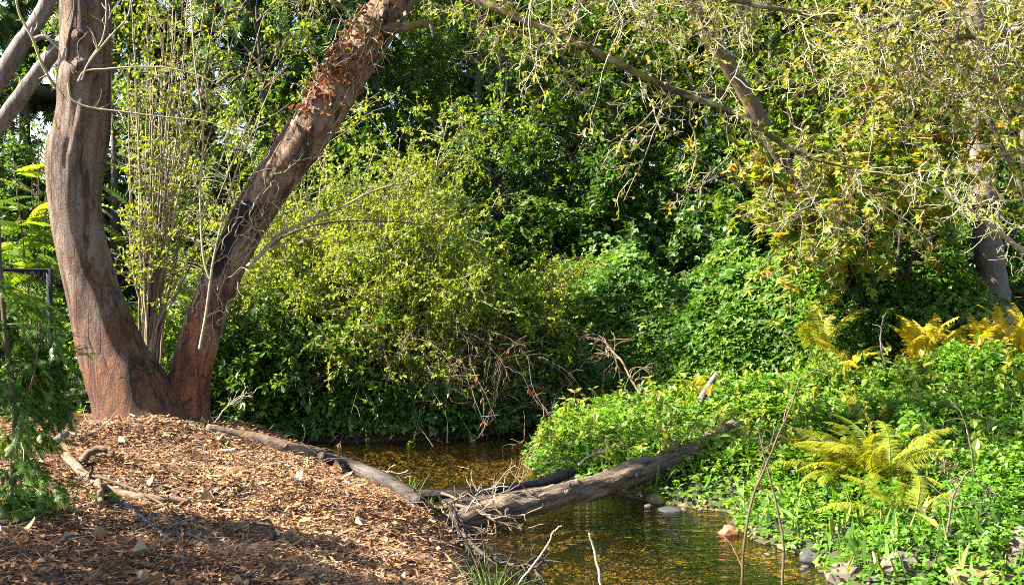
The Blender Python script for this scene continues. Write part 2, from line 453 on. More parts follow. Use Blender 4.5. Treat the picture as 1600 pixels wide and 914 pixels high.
def trunk_mat(name, dark_patch=None, tone=(1, 1, 1)):
    m, nt, out = new_mat(name)
    tc = nd(nt, "ShaderNodeTexCoord").outputs["Object"]
    sx = nd(nt, "ShaderNodeSeparateXYZ", {0: tc})
    lo = nd(nt, "ShaderNodeMapping", {"Vector": tc, "Scale": (1, 1, .22)}).outputs[0]
    hi = nd(nt, "ShaderNodeMapping", {"Vector": tc, "Scale": (1, 1, 2.2)}).outputs[0]
    nlo = noisen(nt, lo, 11, 8, .72, .6)
    nbig = noisen(nt, tc, 2.3, 5, .6)
    nfine = noisen(nt, tc, 60, 6, .75)
    nlen = noisen(nt, hi, 20, 4, .65)
    c = mixc(nt, mapr(nt, nlo, .40, .60), (.065, .042, .030), (.21, .145, .10))
    pale = noisen(nt, nd(nt, "ShaderNodeMapping", {"Vector": tc, "Scale": (1, 1, .3), "Location": (7, 2, 4)}).outputs[0], 3.4, 8, .7)
    c = mixc(nt, mapr(nt, pale, .50, .60, 0, .8), c, mixc(nt, mapr(nt, nfine, .35, .65), (.19, .14, .105), (.32, .25, .20)))
    # red inner bark where the grey skin has weathered off, most of it low on the stem
    low = mapr(nt, sx.outputs[2], .1, 1.4, 1, 0)
    red = math_n(nt, 'ADD', math_n(nt, 'MULTIPLY', low, .46), nbig)
    c = mixc(nt, mapr(nt, red, .58, .80, 0, .9), c, mixc(nt, mapr(nt, nlo, .38, .62), (.04, .015, .009), (.19, .068, .027)))
    c = mixc(nt, mapr(nt, nfine, .50, .62, 0, .65), c, (.028, .019, .014))
    # dark horizontal cuts and lenticels
    c = mixc(nt, mapr(nt, nlen, .64, .68, 0, .9), c, (.016, .011, .009))
    # long dark run-off stains and cracks
    st = noisen(nt, nd(nt, "ShaderNodeMapping", {"Vector": tc, "Scale": (1, 1, .12), "Location": (3, 1, 0)}).outputs[0], 5.5, 7, .65)
    c = mixc(nt, mapr(nt, st, .55, .62, 0, .85), c, (.022, .016, .013))
    vor = nd(nt, "ShaderNodeTexVoronoi", {"Vector": nd(nt, "ShaderNodeMapping", {"Vector": tc, "Scale": (1, 1, .14)}).outputs[0], "Scale": 9.0, "Randomness": 1.0}, feature='DISTANCE_TO_EDGE').outputs["Distance"]
    crack = math_n(nt, 'MULTIPLY', mapr(nt, vor, 0, .035, 1, 0), mapr(nt, pale, .40, .52, 1, .1))
    c = mixc(nt, math_n(nt, 'MULTIPLY', crack, .8), c, (.014, .010, .008))
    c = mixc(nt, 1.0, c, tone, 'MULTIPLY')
    geo = nd(nt, "ShaderNodeNewGeometry").outputs["Normal"]
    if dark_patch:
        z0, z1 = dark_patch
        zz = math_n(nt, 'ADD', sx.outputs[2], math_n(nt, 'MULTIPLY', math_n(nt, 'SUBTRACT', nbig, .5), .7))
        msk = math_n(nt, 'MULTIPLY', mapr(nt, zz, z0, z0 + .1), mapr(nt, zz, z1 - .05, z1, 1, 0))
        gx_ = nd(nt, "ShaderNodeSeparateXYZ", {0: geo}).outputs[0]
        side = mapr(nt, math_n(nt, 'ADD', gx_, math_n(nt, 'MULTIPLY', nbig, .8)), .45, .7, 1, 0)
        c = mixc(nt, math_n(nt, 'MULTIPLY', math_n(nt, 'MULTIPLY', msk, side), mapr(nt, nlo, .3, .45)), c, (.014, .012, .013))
    mo = noisen(nt, tc, 4.2, 8, .75)
    c = mixc(nt, mapr(nt, mo, .58, .66, 0, .9), c, mixc(nt, nfine, (.04, .036, .006), (.17, .13, .02)))
    hgt_ = math_n(nt, 'ADD', math_n(nt, 'ADD', nlo, math_n(nt, 'MULTIPLY', nfine, .5)), math_n(nt, 'MULTIPLY', crack, -.7))
    bp = nd(nt, "ShaderNodeBump", {"Strength": 1.0, "Distance": .05, "Height": hgt_})
    p = nd(nt, "ShaderNodeBsdfPrincipled", {"Base Color": c, "Roughness": .85, "Specular IOR Level": .25, "Normal": bp.outputs[0]})
    nt.links.new(p.outputs[0], out.inputs[0])
    return m
M['trunk_a'] = trunk_mat('trunk_grey_brown')
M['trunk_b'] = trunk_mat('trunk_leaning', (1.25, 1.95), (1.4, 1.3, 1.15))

# ------------------------------------------------------------------ the ground
NEAR_BANK = [(80, 1.5), (12, 4.2), (4, 4.9), (2, 5.8), (.6, 6.5), (-.12, 7.0), (-.32, 7.7), (-.36, 8.7), (-.6, 9.5), (-1.1, 10.5), (-2.0, 11.5), (-3.5, 12.0), (-6, 12.4), (-12, 12.8), (-80, 13)]
FAR_BANK = [(-80, 15), (-12, 14.5), (-6, 13.9), (-3.5, 13.6), (-2, 13.5), (-.8, 13.7), (0, 14.4), (.8, 15.3), (2.2, 16.5), (4, 18), (7, 20), (14, 23), (80, 30)]
RIGHT_BANK = [(80, 28), (14, 21.3), (7, 18.6), (4.5, 16.9), (2.6, 15.4), (1.2, 14.5), (.55, 13.6), (.2, 12.6), (.15, 11.9), (.35, 11.1), (.95, 10.6), (1.3, 10.2), (1.95, 9.8), (1.9, 8.9), (2.3, 8.25), (2.25, 7.6), (2.6, 7.1), (4, 6.4), (12, 6), (80, 4)]
STREAM = np.array(NEAR_BANK + FAR_BANK + RIGHT_BANK, float)
SIDE = np.array([0] * len(NEAR_BANK) + [1] * len(FAR_BANK) + [2] * len(RIGHT_BANK))

def stream_dist(x, y):
    """distance from the waterline (negative in the water) and which bank is nearest"""
    x = np.asarray(x, float).ravel(); y = np.asarray(y, float).ravel()
    best = np.full(len(x), 1e9); side = np.zeros(len(x), int); inside = np.zeros(len(x), bool)
    n = len(STREAM)
    for i in range(n):
        a, b = STREAM[i], STREAM[(i + 1) % n]
        e = b - a
        t = np.clip(((x - a[0]) * e[0] + (y - a[1]) * e[1]) / (e @ e), 0, 1)
        d = np.hypot(x - a[0] - t * e[0], y - a[1] - t * e[1])
        if SIDE[i] == SIDE[(i + 1) % n]:
            m = d < best
            best[m] = d[m]; side[m] = SIDE[i]
        c = ((a[1] > y) != (b[1] > y))
        xi = a[0] + (y - a[1]) / (e[1] if abs(e[1]) > 1e-9 else 1e-9) * e[0]
        inside ^= c & (x < xi)
    return np.where(inside, -best, best), side

def hgt(x, y):
    shp = np.shape(x)
    x = np.asarray(x, float).ravel(); y = np.asarray(y, float).ravel()
    s, side = stream_dist(x, y)
    sp_ = np.maximum(s, 0)
    near = .95 * (1 - np.exp(-sp_ / 1.3)) + .1 * np.exp(-((x + 2.9) ** 2 + (y - 9.7) ** 2) / 1.2)
    far = .34 * (1 - np.exp(-sp_ / .5)) + .05 * np.minimum(sp_, 25)
    right = .1 * (1 - np.exp(-sp_ / .15)) + .19 * np.minimum(sp_, 5) + .03 * np.clip(sp_ - 5, 0, 20)
    h = np.select([side == 0, side == 1], [near, far], right)
    h += np.clip(sp_ / .6, 0, 1) * ((vnoise(x * 1.3, y * 1.3, 1) - .5) * .14 + (vnoise(x * 5, y * 5, 2) - .5) * .04)
    bed = -.32 * (1 - np.exp(np.minimum(s, 0) / .45)) + (vnoise(x * 3, y * 3, 3) - .5) * .05 - .02
    h = np.where(s < 0, bed, h)
    return h.reshape(shp)

gx = np.concatenate([np.linspace(-160, -8, 40)[:-1], np.arange(-8, 8, .09), np.linspace(8, 160, 40)])
gy = np.concatenate([np.linspace(-40, 3, 20)[:-1], np.arange(3, 19, .09), np.linspace(19, 45, 50)[:-1], np.linspace(45, 220, 30)])
X, Y = np.meshgrid(gx, gy)
Z = hgt(X, Y)
s_, side_ = stream_dist(X, Y)
zone = np.where(s_ < 0.0, 0.0, np.select([side_ == 0, side_ == 1], [1.0, .66], .33))
nx_, ny_ = len(gx), len(gy)
idx = np.arange(nx_ * ny_).reshape(ny_, nx_)
q = np.stack([idx[:-1, :-1], idx[:-1, 1:], idx[1:, 1:], idx[1:, :-1]], -1).reshape(-1, 4)
gm = make_mesh("ground", np.stack([X, Y, Z], -1).reshape(-1, 3), [q], None, True, {"zone": zone.ravel()})

def ground_mat():
    m, nt, out = new_mat("ground")
    pos = nd(nt, "ShaderNodeNewGeometry").outputs["Position"]
    z = nd(nt, "ShaderNodeAttribute", attribute_name="zone").outputs["Fac"]
    n1 = noisen(nt, pos, 6, 8, .7)
    n2 = noisen(nt, pos, 38, 5, .7)
    n3 = noisen(nt, pos, 1.1, 4, .6)
    mulch = mixc(nt, mapr(nt, n2, .35, .65), (.04, .02, .012), (.16, .085, .042))
    mulch = mixc(nt, mapr(nt, n1, .5, .7, 0, .5), mulch, (.07, .04, .028))
    soil = mixc(nt, mapr(nt, n1, .3, .7), (.016, .011, .008), (.04, .028, .019))
    green = mixc(nt, mapr(nt, n1, .3, .7), (.03, .05, .012), (.05, .045, .025))
    vor = nd(nt, "ShaderNodeTexVoronoi", {"Vector": pos, "Scale": 13}).outputs["Color"]
    peb = mixc(nt, .25, mixc(nt, mapr(nt, n1, .3, .7), (.20, .13, .045), (.40, .27, .10)), vor, 'MULTIPLY')
    peb = mixc(nt, mapr(nt, n3, .45, .6, 0, .8), peb, (.12, .095, .02))
    c = mixc(nt, mapr(nt, z, .05, .25), peb, green)
    c = mixc(nt, mapr(nt, z, .4, .6), c, soil)
    c = mixc(nt, mapr(nt, z, .75, .95), c, mulch)
    bp = nd(nt, "ShaderNodeBump", {"Strength": .8, "Distance": .03, "Height": math_n(nt, 'ADD', n1, n2)})
    p = nd(nt, "ShaderNodeBsdfPrincipled", {"Base Color": c, "Roughness": .9, "Specular IOR Level": .2, "Normal": bp.outputs[0]})
    nt.links.new(p.outputs[0], out.inputs[0])
    return m
ground = link("ground", gm, ground_mat(), kind="structure")
tag(ground, "brown earth banks sloping down to a shallow stream bed")

# ------------------------------------------------------------------ the stream
def water_mat():
    m, nt, out = new_mat("stream_water")
    pos = nd(nt, "ShaderNodeNewGeometry").outputs["Position"]
    mp = nd(nt, "ShaderNodeMapping", {"Vector": pos, "Scale": (.55, 1.6, 1), "Rotation": (0, 0, .25)}).outputs[0]
    n1 = noisen(nt, mp, 5, 4, .55, .6)
    n2 = noisen(nt, mp, 22, 3, .6, .3)
    h = math_n(nt, 'ADD', n1, math_n(nt, 'MULTIPLY', n2, .3))
    bp = nd(nt, "ShaderNodeBump", {"Strength": .3, "Distance": .05, "Height": h})
    g = nd(nt, "ShaderNodeBsdfGlossy", {"Color": (1, 1, 1, 1), "Roughness": .03, "Normal": bp.outputs[0]})
    t = nd(nt, "ShaderNodeBsdfTransparent", {"Color": (.86, .78, .48, 1)})
    fr = nd(nt, "ShaderNodeFresnel", {"IOR": 1.33, "Normal": bp.outputs[0]})
    mx = nd(nt, "ShaderNodeMixShader", {0: fr.outputs[0], 1: t.outputs[0], 2: g.outputs[0]})
    nt.links.new(mx.outputs[0], out.inputs[0])
    return m
wx, wy = np.meshgrid(np.linspace(-20, 20, 60), np.linspace(3, 26, 60))
wi = np.arange(3600).reshape(60, 60)
wq = np.stack([wi[:-1, :-1], wi[:-1, 1:], wi[1:, 1:], wi[1:, :-1]], -1).reshape(-1, 4)
wz = np.zeros(3600)
stream = link("stream_water", make_mesh("stream_water", np.stack([wx.ravel(), wy.ravel(), wz], -1), [wq], None, True), water_mat(), kind="structure")
tag(stream, "shallow clear brown stream running between the banks")

# pebbles on the bed: far too many to count
def pebble_base(sub=1, seed=0, flat=.6, rough=.25):
    import bmesh
    bm = bmesh.new()
    bmesh.ops.create_icosphere(bm, subdivisions=sub, radius=1)
    for v in bm.verts:
        k = 1 + rough * noise.noise(v.co * 1.3 + Vector((seed * 7.1, 3.3, seed))) + rough * .4 * noise.noise(v.co * 3.1 + Vector((seed, 0, 5)))
        v.co = Vector((v.co.x * k, v.co.y * k * .8, v.co.z * k * flat))
    V = np.array([v.co[:] for v in bm.verts]); Tn = np.array([[w.index for w in f.verts] for f in bm.faces])
    bm.free()
    return V, Tn

def scatter_pebbles(bag, pts, sizes):
    bases = [pebble_base(1, k) for k in range(5)]
    for k in range(5):
        sel = np.arange(len(pts)) % 5 == k
        P, S = pts[sel], sizes[sel]
        V, Tn = bases[k]
        a = rng.uniform(0, 6.28, len(P))
        ca, sa_ = np.cos(a)[:, None], np.sin(a)[:, None]
        W = np.stack([V[None, :, 0] * ca - V[None, :, 1] * sa_, V[None, :, 0] * sa_ + V[None, :, 1] * ca, np.broadcast_to(V[None, :, 2], (len(P), len(V)))], -1) * S[:, None, None] + P[:, None]
        bag.add(W.reshape(-1, 3), [(Tn[None] + (np.arange(len(P)) * len(V))[:, None, None]).reshape(-1, 3)], np.repeat(rng.random(len(P)), len(V)))
def ramp_mat(name, stops, rough=.7, bump=.4, scale=25):
    m, nt, out = new_mat(name)
    a = nd(nt, "ShaderNodeAttribute", attribute_name="rnd").outputs["Fac"]
    pos = nd(nt, "ShaderNodeNewGeometry").outputs["Position"]
    n = noisen(nt, pos, scale, 4, .6)
    c = mixc(nt, mapr(nt, n, .35, .65, 0, .5), ramp(nt, a, stops), (.5, .5, .5), 'MULTIPLY')
    bp = nd(nt, "ShaderNodeBump", {"Strength": bump, "Distance": .01, "Height": n})
    p = nd(nt, "ShaderNodeBsdfPrincipled", {"Base Color": c, "Roughness": rough, "Specular IOR Level": .3, "Normal": bp.outputs[0]})
    nt.links.new(p.outputs[0], out.inputs[0])
    return m
bx, by = rng.uniform(-3.5, 4, 10000), rng.uniform(6, 15.5, 10000)
bs, _ = stream_dist(bx, by)
m_ = (bs < np.where(_ == 2, .12, -.1))
bx, by = bx[m_], by[m_]
bag = Bag()
scatter_pebbles(bag, np.stack([bx, by, hgt(bx, by) + .004], -1), rng.uniform(.010, .036, len(bx)))
o = link("stream_pebbles", bag.mesh("stream_pebbles", True), ramp_mat("bed_pebble", [(0, (.16, .115, .035)), (.4, (.22, .155, .05)), (.75, (.27, .20, .07)), (.95, (.25, .19, .085)), (1, (.34, .27, .14))]), kind="stuff")
tag(o, "golden brown pebbles covering the stream bed under the water", "pebbles")

# green weed streaming under the surface by the right shore
n = 1500
x_, y_ = rng.uniform(.7, 2.6, n), rng.uniform(7.4, 9.9, n)
s, sd = stream_dist(x_, y_)
k_ = (s < -.03) & (s > -.75) & (sd == 2) & (vnoise(x_ * 1.8, y_ * 3, 70) > .42)
x_, y_ = x_[k_], y_[k_]; n = len(x_)
S = np.empty((n, 7, 3)); S[:, 0] = np.stack([x_, y_, np.maximum(hgt(x_, y_) + .01, -.12)], -1)
Dv = unit(np.stack([np.full(n, -1.0), rng.normal(-.1, .2, n), rng.normal(.12, .1, n)], -1)); ln = rng.uniform(.15, .45, n)
for k in range(1, 7):
    Dv = unit(Dv + rng.normal(0, .12, Dv.shape) + [0, 0, -.02]); S[:, k] = S[:, k - 1] + Dv * (ln / 6)[:, None]
S[:, :, 2] = np.minimum(S[:, :, 2], -.012)
o = link("water_weed", Bag().add(*tubes(S, taper(n, 7, .006, .002), 3)).mesh("water_weed"), M['cover_leaf'], kind="stuff")
tag(o, "green water weed streaming under the surface by the right shore", "water weed")

# ------------------------------------------------------------------ wood chip mulch on the near bank
bag = Bag()
n = 195000
cx, cy = rng.uniform(-6.2, .4, n), rng.uniform(4.3, 12.6, n)
s, sd = stream_dist(cx, cy)
keep = (sd == 0) & (s > .05) & (rng.random(n) < np.clip(1.35 - (cy - 4.3) * .085, .25, 1)) & (rng.random(n) < np.clip(s / .5, .15, 1))
cx, cy = cx[keep], cy[keep]
n = len(cx)
zc = hgt(cx, cy) + rng.uniform(.002, .03, n)
a = rng.uniform(0, 6.28, n)
D = np.stack([np.cos(a), np.sin(a), rng.normal(0, .22, n)], -1)
N = unit(np.array([0, 0, 1.0]) + rng.normal(0, .38, (n, 3)))
sz = rng.gamma(1.8, .0092, n) + .008
half = n // 2
patch = vnoise(cx * .9, cy * .9, 9) * .35
r_ = np.clip(rng.random(n) * .8 + patch - .08, 0, 1)
P_ = np.stack([cx, cy, zc], -1)
bag.add(*leaves(P_[:half], D[:half], N[:half], sz[:half] * 1.6, 'chip', r_[:half]))
bag.add(*leaves(P_[half:], D[half:], N[half:], sz[half:] * .9, 'diamond', r_[half:]))
mulch_m = ramp_mat("wood_chip", [(0, (.035, .016, .009)), (.3, (.13, .054, .020)), (.6, (.25, .115, .043)), (.85, (.38, .21, .088)), (1, (.47, .34, .19))], .85, .2, 60)
o = link("wood_chip_mulch", bag.mesh("wood_chip_mulch"), mulch_m, kind="stuff")
tag(o, "orange brown wood chips and shredded leaf litter covering the bank", "mulch")
# thin needles and twig bits between the chips
n = 5200
tx, ty = rng.uniform(-5.5, .2, n), rng.uniform(4.4, 11, n)
s, sd = stream_dist(tx, ty)
k_ = (sd == 0) & (s > .05); tx, ty = tx[k_], ty[k_]; n = len(tx)
a = rng.uniform(0, 6.28, n); ln = rng.gamma(2.0, .05, n) + .03
st = np.stack([tx, ty, hgt(tx, ty) + rng.uniform(.01, .035, n)], -1)
dv = np.stack([np.cos(a), np.sin(a), rng.normal(0, .12, n)], -1) * ln[:, None]
bd = rng.normal(0, .12, (n, 3)) * ln[:, None]; bd[:, 2] = np.abs(bd[:, 2])
bag = Bag().add(*tubes(np.stack([st, st + dv * .5 + bd, st + dv], 1), taper(n, 3, rng.uniform(.0015, .005, n), .001), 3))
o = link("twig_litter", bag.mesh("twig_litter"), M['twig_dead'], kind="stuff")
tag(o, "thin dry twig litter scattered among the wood chips", "twigs")

# single dry leaves lying on the mulch
fl_mesh = []
for k in range(4):
    bgl = Bag()
    T_, S_ = np.linspace(0, 1, 6), np.linspace(-1, 1, 5)
    tt, ss = np.meshgrid(T_, S_, indexing='ij')
    w = (.36 + .06 * k) * np.sin(np.pi * np.clip(tt * .94 + .03, 0, 1)) ** .8
    curl = (.25 + .2 * k) * (ss * w) ** 2 * 3 + .18 * (tt - .5) ** 2 * (1 if k % 2 else -1) + .05 * np.sin(9 * tt + k) * ss
    V = np.stack([ss * w, tt - .5, curl + .04], -1).reshape(-1, 3)
    ii = np.arange(30).reshape(6, 5)
    Q = np.stack([ii[:-1, :-1], ii[:-1, 1:], ii[1:, 1:], ii[1:, :-1]], -1).reshape(-1, 4)
    bgl.add(V, [Q], rng.random())
    me = bgl.mesh("fallen_leaf", True); me.materials.append(M['fallen_leaf']); fl_mesh.append(me)
nf = 0
while nf < 190:
    x_, y_ = random.uniform(-4.6, .1), 4.8 + 5.0 * random.random() ** 1.6
    s, sd = stream_dist([x_], [y_])
    if sd[0] != 0 or s[0] < .1: continue
    o = bpy.data.objects.new("fallen_leaf", fl_mesh[nf % 4]); COL.objects.link(o)
    o.location = (x_, y_, float(hgt(x_, y_)) + .018)
    o.rotation_euler = (random.gauss(0, .25), random.gauss(0, .25), random.uniform(0, 6.28))
    o.scale = (random.uniform(.045, .105),) * 3
    tag(o, "dry curled leaf lying on the wood chip mulch", "leaf", "dry leaves fallen on the mulch")
    nf += 1

# ------------------------------------------------------------------ the twin-trunked tree
def trunk(bag, path, width_m, sides=60, segs=150, flare=.0, bumps=(), flute=None, nz=.035, seed=0):
    P = smooth(path, segs)
    R = np.interp(np.linspace(0, 1, segs), np.linspace(0, 1, len(width_m)), width_m) / 2
    T = unit(np.gradient(P, axis=0))
    B1 = unit(np.cross(T, np.array([0, 1.0, 0])))     # points to the picture's left
    B2 = np.cross(B1, T)                              # points away from the camera
    a = np.arange(sides) * 2 * math.pi / sides        # 0 left, 90 away, 180 right, 270 facing
    rr = np.repeat(R[:, None], sides, 1)
    for i in range(segs):
        for j in range(sides):
            c = Vector((math.cos(a[j]) * 1.4, math.sin(a[j]) * 1.4, i * .05 + seed * 10))
            rr[i, j] *= 1 + nz * 2 * noise.noise(c * .9) + nz * noise.noise(c * 2.7 + Vector((4, 4, 4)))
    hz = P[:, 2] - P[0, 2]
    for (h0, a0, sh, sa2, A) in bumps:
        da = np.abs((a - math.radians(a0) + math.pi) % (2 * math.pi) - math.pi)
        rr *= 1 + A * np.exp(-((hz - h0) / sh) ** 2)[:, None] * np.exp(-(da / math.radians(sa2)) ** 2)[None]
    if flute is not None:
        h0, h1, amp, cnt, a0, sa2 = flute
        da = np.abs((a - math.radians(a0) + math.pi) % (2 * math.pi) - math.pi)
        mk = np.clip((hz - h0) / .3, 0, 1)[:, None] * np.exp(-(da / math.radians(sa2)) ** 4)[None]
        wob = np.array([noise.noise(Vector((h * 1.7, 3.1, seed))) for h in hz])[:, None] * .8
        rr *= 1 - amp * mk * np.maximum(0, np.sin(cnt * a[None] + wob)) ** 2
    if flare:
        lob = 1 + .25 * np.sin(4 * a + seed) + .15 * np.sin(7 * a + 1 + seed)
        rr *= 1 + flare * np.exp(-hz / .28)[:, None] * lob[None]
    V = P[:, None] + rr[:, :, None] * (np.cos(a)[None, :, None] * B1[:, None] + np.sin(a)[None, :, None] * B2[:, None])
    ii = np.arange(segs * sides).reshape(segs, sides); nn = np.roll(ii, -1, 1)
    Q = np.stack([ii[:-1], nn[:-1], nn[1:], ii[1:]], -1).reshape(-1, 4)
    bag.add(V.reshape(-1, 3), [Q], .5)
    return P, R

DT = 9.8
gz = float(hgt(-3.2, 9.8))
tree = thing("twin_trunk_tree", "large twin-trunked tree with one upright and one leaning reddish brown trunk on the mulch bank", "tree", (-3.15, DT, gz))
m2 = DT / FPX
pathA = [px(238, 700, DT), px(222, 660, DT), px(200, 605, DT), px(172, 545, DT), px(145, 457, DT), px(124, 370, DT), px(117, 300, DT), px(120, 245, DT), px(129, 195, DT), px(133, 130, DT), px(134, 60, DT), px(133, 0, DT), px(136, -90, DT), px(128, -220, DT), px(140, -380, DT)]
wA = np.array([154, 138, 117, 100, 79, 74, 78, 85, 83, 79, 76, 74, 70, 62, 50]) * m2
bag = Bag()
PA, RA = trunk(bag, pathA, wA, flare=.16, seed=1,
    bumps=((2.62, 330, .28, 55, .10), (3.3, 285, .16, 40, .16), (3.62, 280, .12, 28, .13), (1.9, 200, .5, 40, .05), (1.0, 250, .5, 50, .06)),
    flute=(2.2, 3, .14, 11, 215, 58))
part("trunk", bag, M['trunk_a'], tree)
DB = 9.95
pathB = [px(296, 700, DB), px(292, 640, DB), px(302, 570, DB), px(330, 480, DB), px(366, 390, DB), px(425, 290, DB), px(492, 195, DB), px(556, 95, DB), px(615, 0, DB), px(655, -75, DB), px(700, -190, DB), px(720, -330, DB)]
wB = np.array([82, 68, 62, 56, 57, 61, 65, 63, 61, 55, 45, 33]) * DB / FPX
bag = Bag()
PB, RB = trunk(bag, pathB, wB, flare=.12, seed=4, bumps=((1.2, 0, .3, 50, .08), (2.1, 30, .25, 60, .07), (2.9, 300, .3, 60, .07)),
    flute=(.1, 3, .07, 9, 330, 80))
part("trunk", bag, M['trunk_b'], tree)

# knots and broken collars on the upright trunk
def knot(x, y, r, tilt):
    c = px(x, y, DT - .245)
    b = Bag()
    K = 7
    ring = np.linspace(0, 1, K)
    dirv = unit(np.array([tilt, -1.0, .15]))
    Pk = c[None] + dirv[None] * (np.array([-.12, -.06, -.02, .012, .02, -.005, -.05])[:, None])
    b.add(*tubes(Pk[None], np.array([[2.0, 1.75, 1.45, 1.15, .85, .6, .1]]) * r, 14))
    return part("knot", b, M['trunk_a'], tree)
knot(122, 55, .045, .1); knot(121, 103, .065, -.15)

# thin shoots growing from the upright trunk
def shoot(parent, pts, d, r0, r1, mat, K=26, name="shoot", dd=None, twigs=0, L=(.05, .25)):
    if dd is None: p3 = pxs([(x, y) for x, y in pts], d)
    else: p3 = np.array([px(x, y, d + dd * k / (len(pts) - 1)) for k, (x, y) in enumerate(pts)])
    C = smooth(p3, K)
    C += np.cumsum(rng.normal(0, .0022, C.shape), 0) * np.linspace(0, 1, K)[:, None]
    b = Bag().add(*tubes(C[None], taper(1, K, r0, r1), 7))
    if twigs:
        tw = kids(C[None], twigs, (.2, 1), L, (30, 75), 0, .22, 6)
        b.add(*tubes(tw, taper(len(tw), 6, r1 * .9, r1 * .35), 4))
    return part(name, b, mat, parent), C
ds = DT - .27
shoot(tree, [(107, 130), (112, 155), (140, 168), (190, 174), (260, 182), (320, 188), (400, 208)], ds, .012, .004, M['twig_pale'], twigs=8)
shoot(tree, [(122, 128), (133, 112), (165, 108), (215, 104), (270, 107), (320, 122), (352, 143)], ds, .010, .004, M['twig_pale'], twigs=9)
shoot(tree, [(128, 126), (138, 100), (160, 72), (180, 48), (200, 25), (205, -20)], ds, .012, .006, M['twig_pale'], twigs=6)
shoot(tree, [(140, 95), (160, 62), (168, 20), (170, -20)], ds, .010, .006, M['twig_pale'], twigs=4)
shoot(tree, [(88, 138), (76, 120), (62, 92), (48, 55), (30, 20), (20, -20)], DT - .1, .015, .009, M['twig_pale'], twigs=6, dd=-.25)
shoot(tree, [(124, 92), (122, 70), (130, 60), (138, 52)], ds, .008, .005, M['twig_brown'])
shoot(tree, [(104, 95), (108, 60), (118, 20), (122, -20)], ds + .03, .016, .009, M['twig_brown'])
# shoots low on the leaning trunk
db = DB - .24
shoot(tree, [(330, 440), (322, 420), (316, 380), (314, 300), (318, 200), (306, 90), (300, -20)], db, .011, .005, M['twig_pale'], twigs=16, L=(.1, .5))
shoot(tree, [(312, 545), (322, 490), (330, 430), (338, 385), (352, 330), (370, 265), (395, 205), (430, 120)], db, .014, .004, M['twig_pale'], twigs=14, L=(.1, .4))
shoot(tree, [(386, 418), (410, 395), (440, 365), (480, 345), (530, 325), (590, 295), (640, 285)], db, .022, .006, M['twig_pale'], twigs=16, dd=.9, L=(.1, .6))
shoot(tree, [(395, 410), (440, 372), (500, 350), (560, 345), (640, 348), (700, 360)], db + .3, .013, .004, M['twig_brown'], twigs=14, dd=1.2, L=(.1, .5))
# short mossy stub with an upright shoot near the top of the leaning trunk
b = Bag(); C = smooth(pxs([(590, 48), (612, 43), (630, 44), (655, 38), (676, 42)], DB - .1), 20)
b.add(*tubes(C[None], taper(1, 20, .06, .028) * (1 + .1 * rng.normal(size=(1, 20))), 10, True))
part("branch_stub", b, M['lichen_limb'], tree)
shoot(tree, [(678, 58), (674, 38), (676, 15), (668, -10), (670, -40)], DB - .16, .02, .016, M['lichen_limb'], twigs=5)

# overhanging limbs with drooping lichen-covered twigs
LIMBS = []
def limb(pts, r0, r1, mat=M['lichen_limb'], parent=tree, name="limb"):
    C = smooth(pxs(pts), 44)
    C[3:] += np.cumsum(rng.normal(0, .006, C[3:].shape), 0) * .6
    b = Bag().add(*tubes(C[None], taper(1, 44, r0, r1), 9))
    part(name, b, mat, parent)
    LIMBS.append(C)
    return C
L0 = limb([(640, -50, 9.9), (690, -30, 9.7), (760, 8, 9.5), (850, 45, 9.3), (950, 95, 9.2), (1050, 148, 9.1), (1150, 188, 9.0), (1230, 236, 8.9), (1290, 258, 8.9), (1352, 268, 8.9)], .05, .009)
L1 = limb([(655, -90, 9.9), (760, -60, 9.2), (900, -40, 8.8), (1040, -20, 8.6), (1180, 8, 8.6), (1280, 30, 8.8), (1340, 70, 9.0)], .045, .008)
L2 = limb([(700, -190, 9.9), (800, -160, 10.6), (950, -110, 11.2), (1080, -60, 11.6), (1200, -20, 11.8)], .045, .01)
L3 = limb([(136, -130, 9.8), (230, -150, 9.6), (340, -110, 9.5), (450, -60, 9.4), (520, -30, 9.4)], .05, .012)
def droop_twigs(parent, limbs, n1, n2, n3, leafmat, leafn, leafsz, mat=M['twig_pale'], L=(.4, 1.2), grav=.07, t=(.12, 1), kind='ovate', r=.007, bias=(0, 0, -.25), names=("twigs", "leaves"), nbare=.45):
    b, lf = Bag(), Bag()
    base = np.stack([c if len(c) == 44 else smooth(c, 44) for c in limbs])
    k1 = kids(base, n1, t, L, (35, 95), grav, .26, 11, bias=bias)
    k2 = kids(k1, n2, (.15, 1), (L[0] * .35, L[1] * .42), (25, 75), grav * .7, .3, 7)
    k3 = kids(k2, n3, (.2, 1), (.05, .18), (25, 80), 0, .34, 5)
    b.add(*tubes(k1, taper(len(k1), 11, r, r * .42), 5))
    b.add(*tubes(k2, taper(len(k2), 7, r * .52, r * .3), 4))
    b.add(*tubes(k3, taper(len(k3), 5, r * .32, r * .2), 3))
    part(names[0], b, mat, parent, kind="stuff")
    sel = k3[rng.random(len(k3)) > nbare]
    lf.add(*leaves_on(sel, leafn, leafsz, kind, up=.35, spread=.9, clump=.3))
    sel2 = k2[rng.random(len(k2)) > nbare]
    lf.add(*leaves_on(sel2, leafn + 1, leafsz, kind, up=.35, spread=.9, clump=.3))
    part(names[1], lf, leafmat, parent, False, "stuff")
droop_twigs(tree, [L0, L1, L2], 30, 6, 4, M['canopy_leaf'], 2, (.03, .065), L=(.35, 1.15), nbare=.45)
droop_twigs(tree, [L3], 30, 7, 4, M['gold_leaf'], 2, (.025, .055), L=(.3, .9))
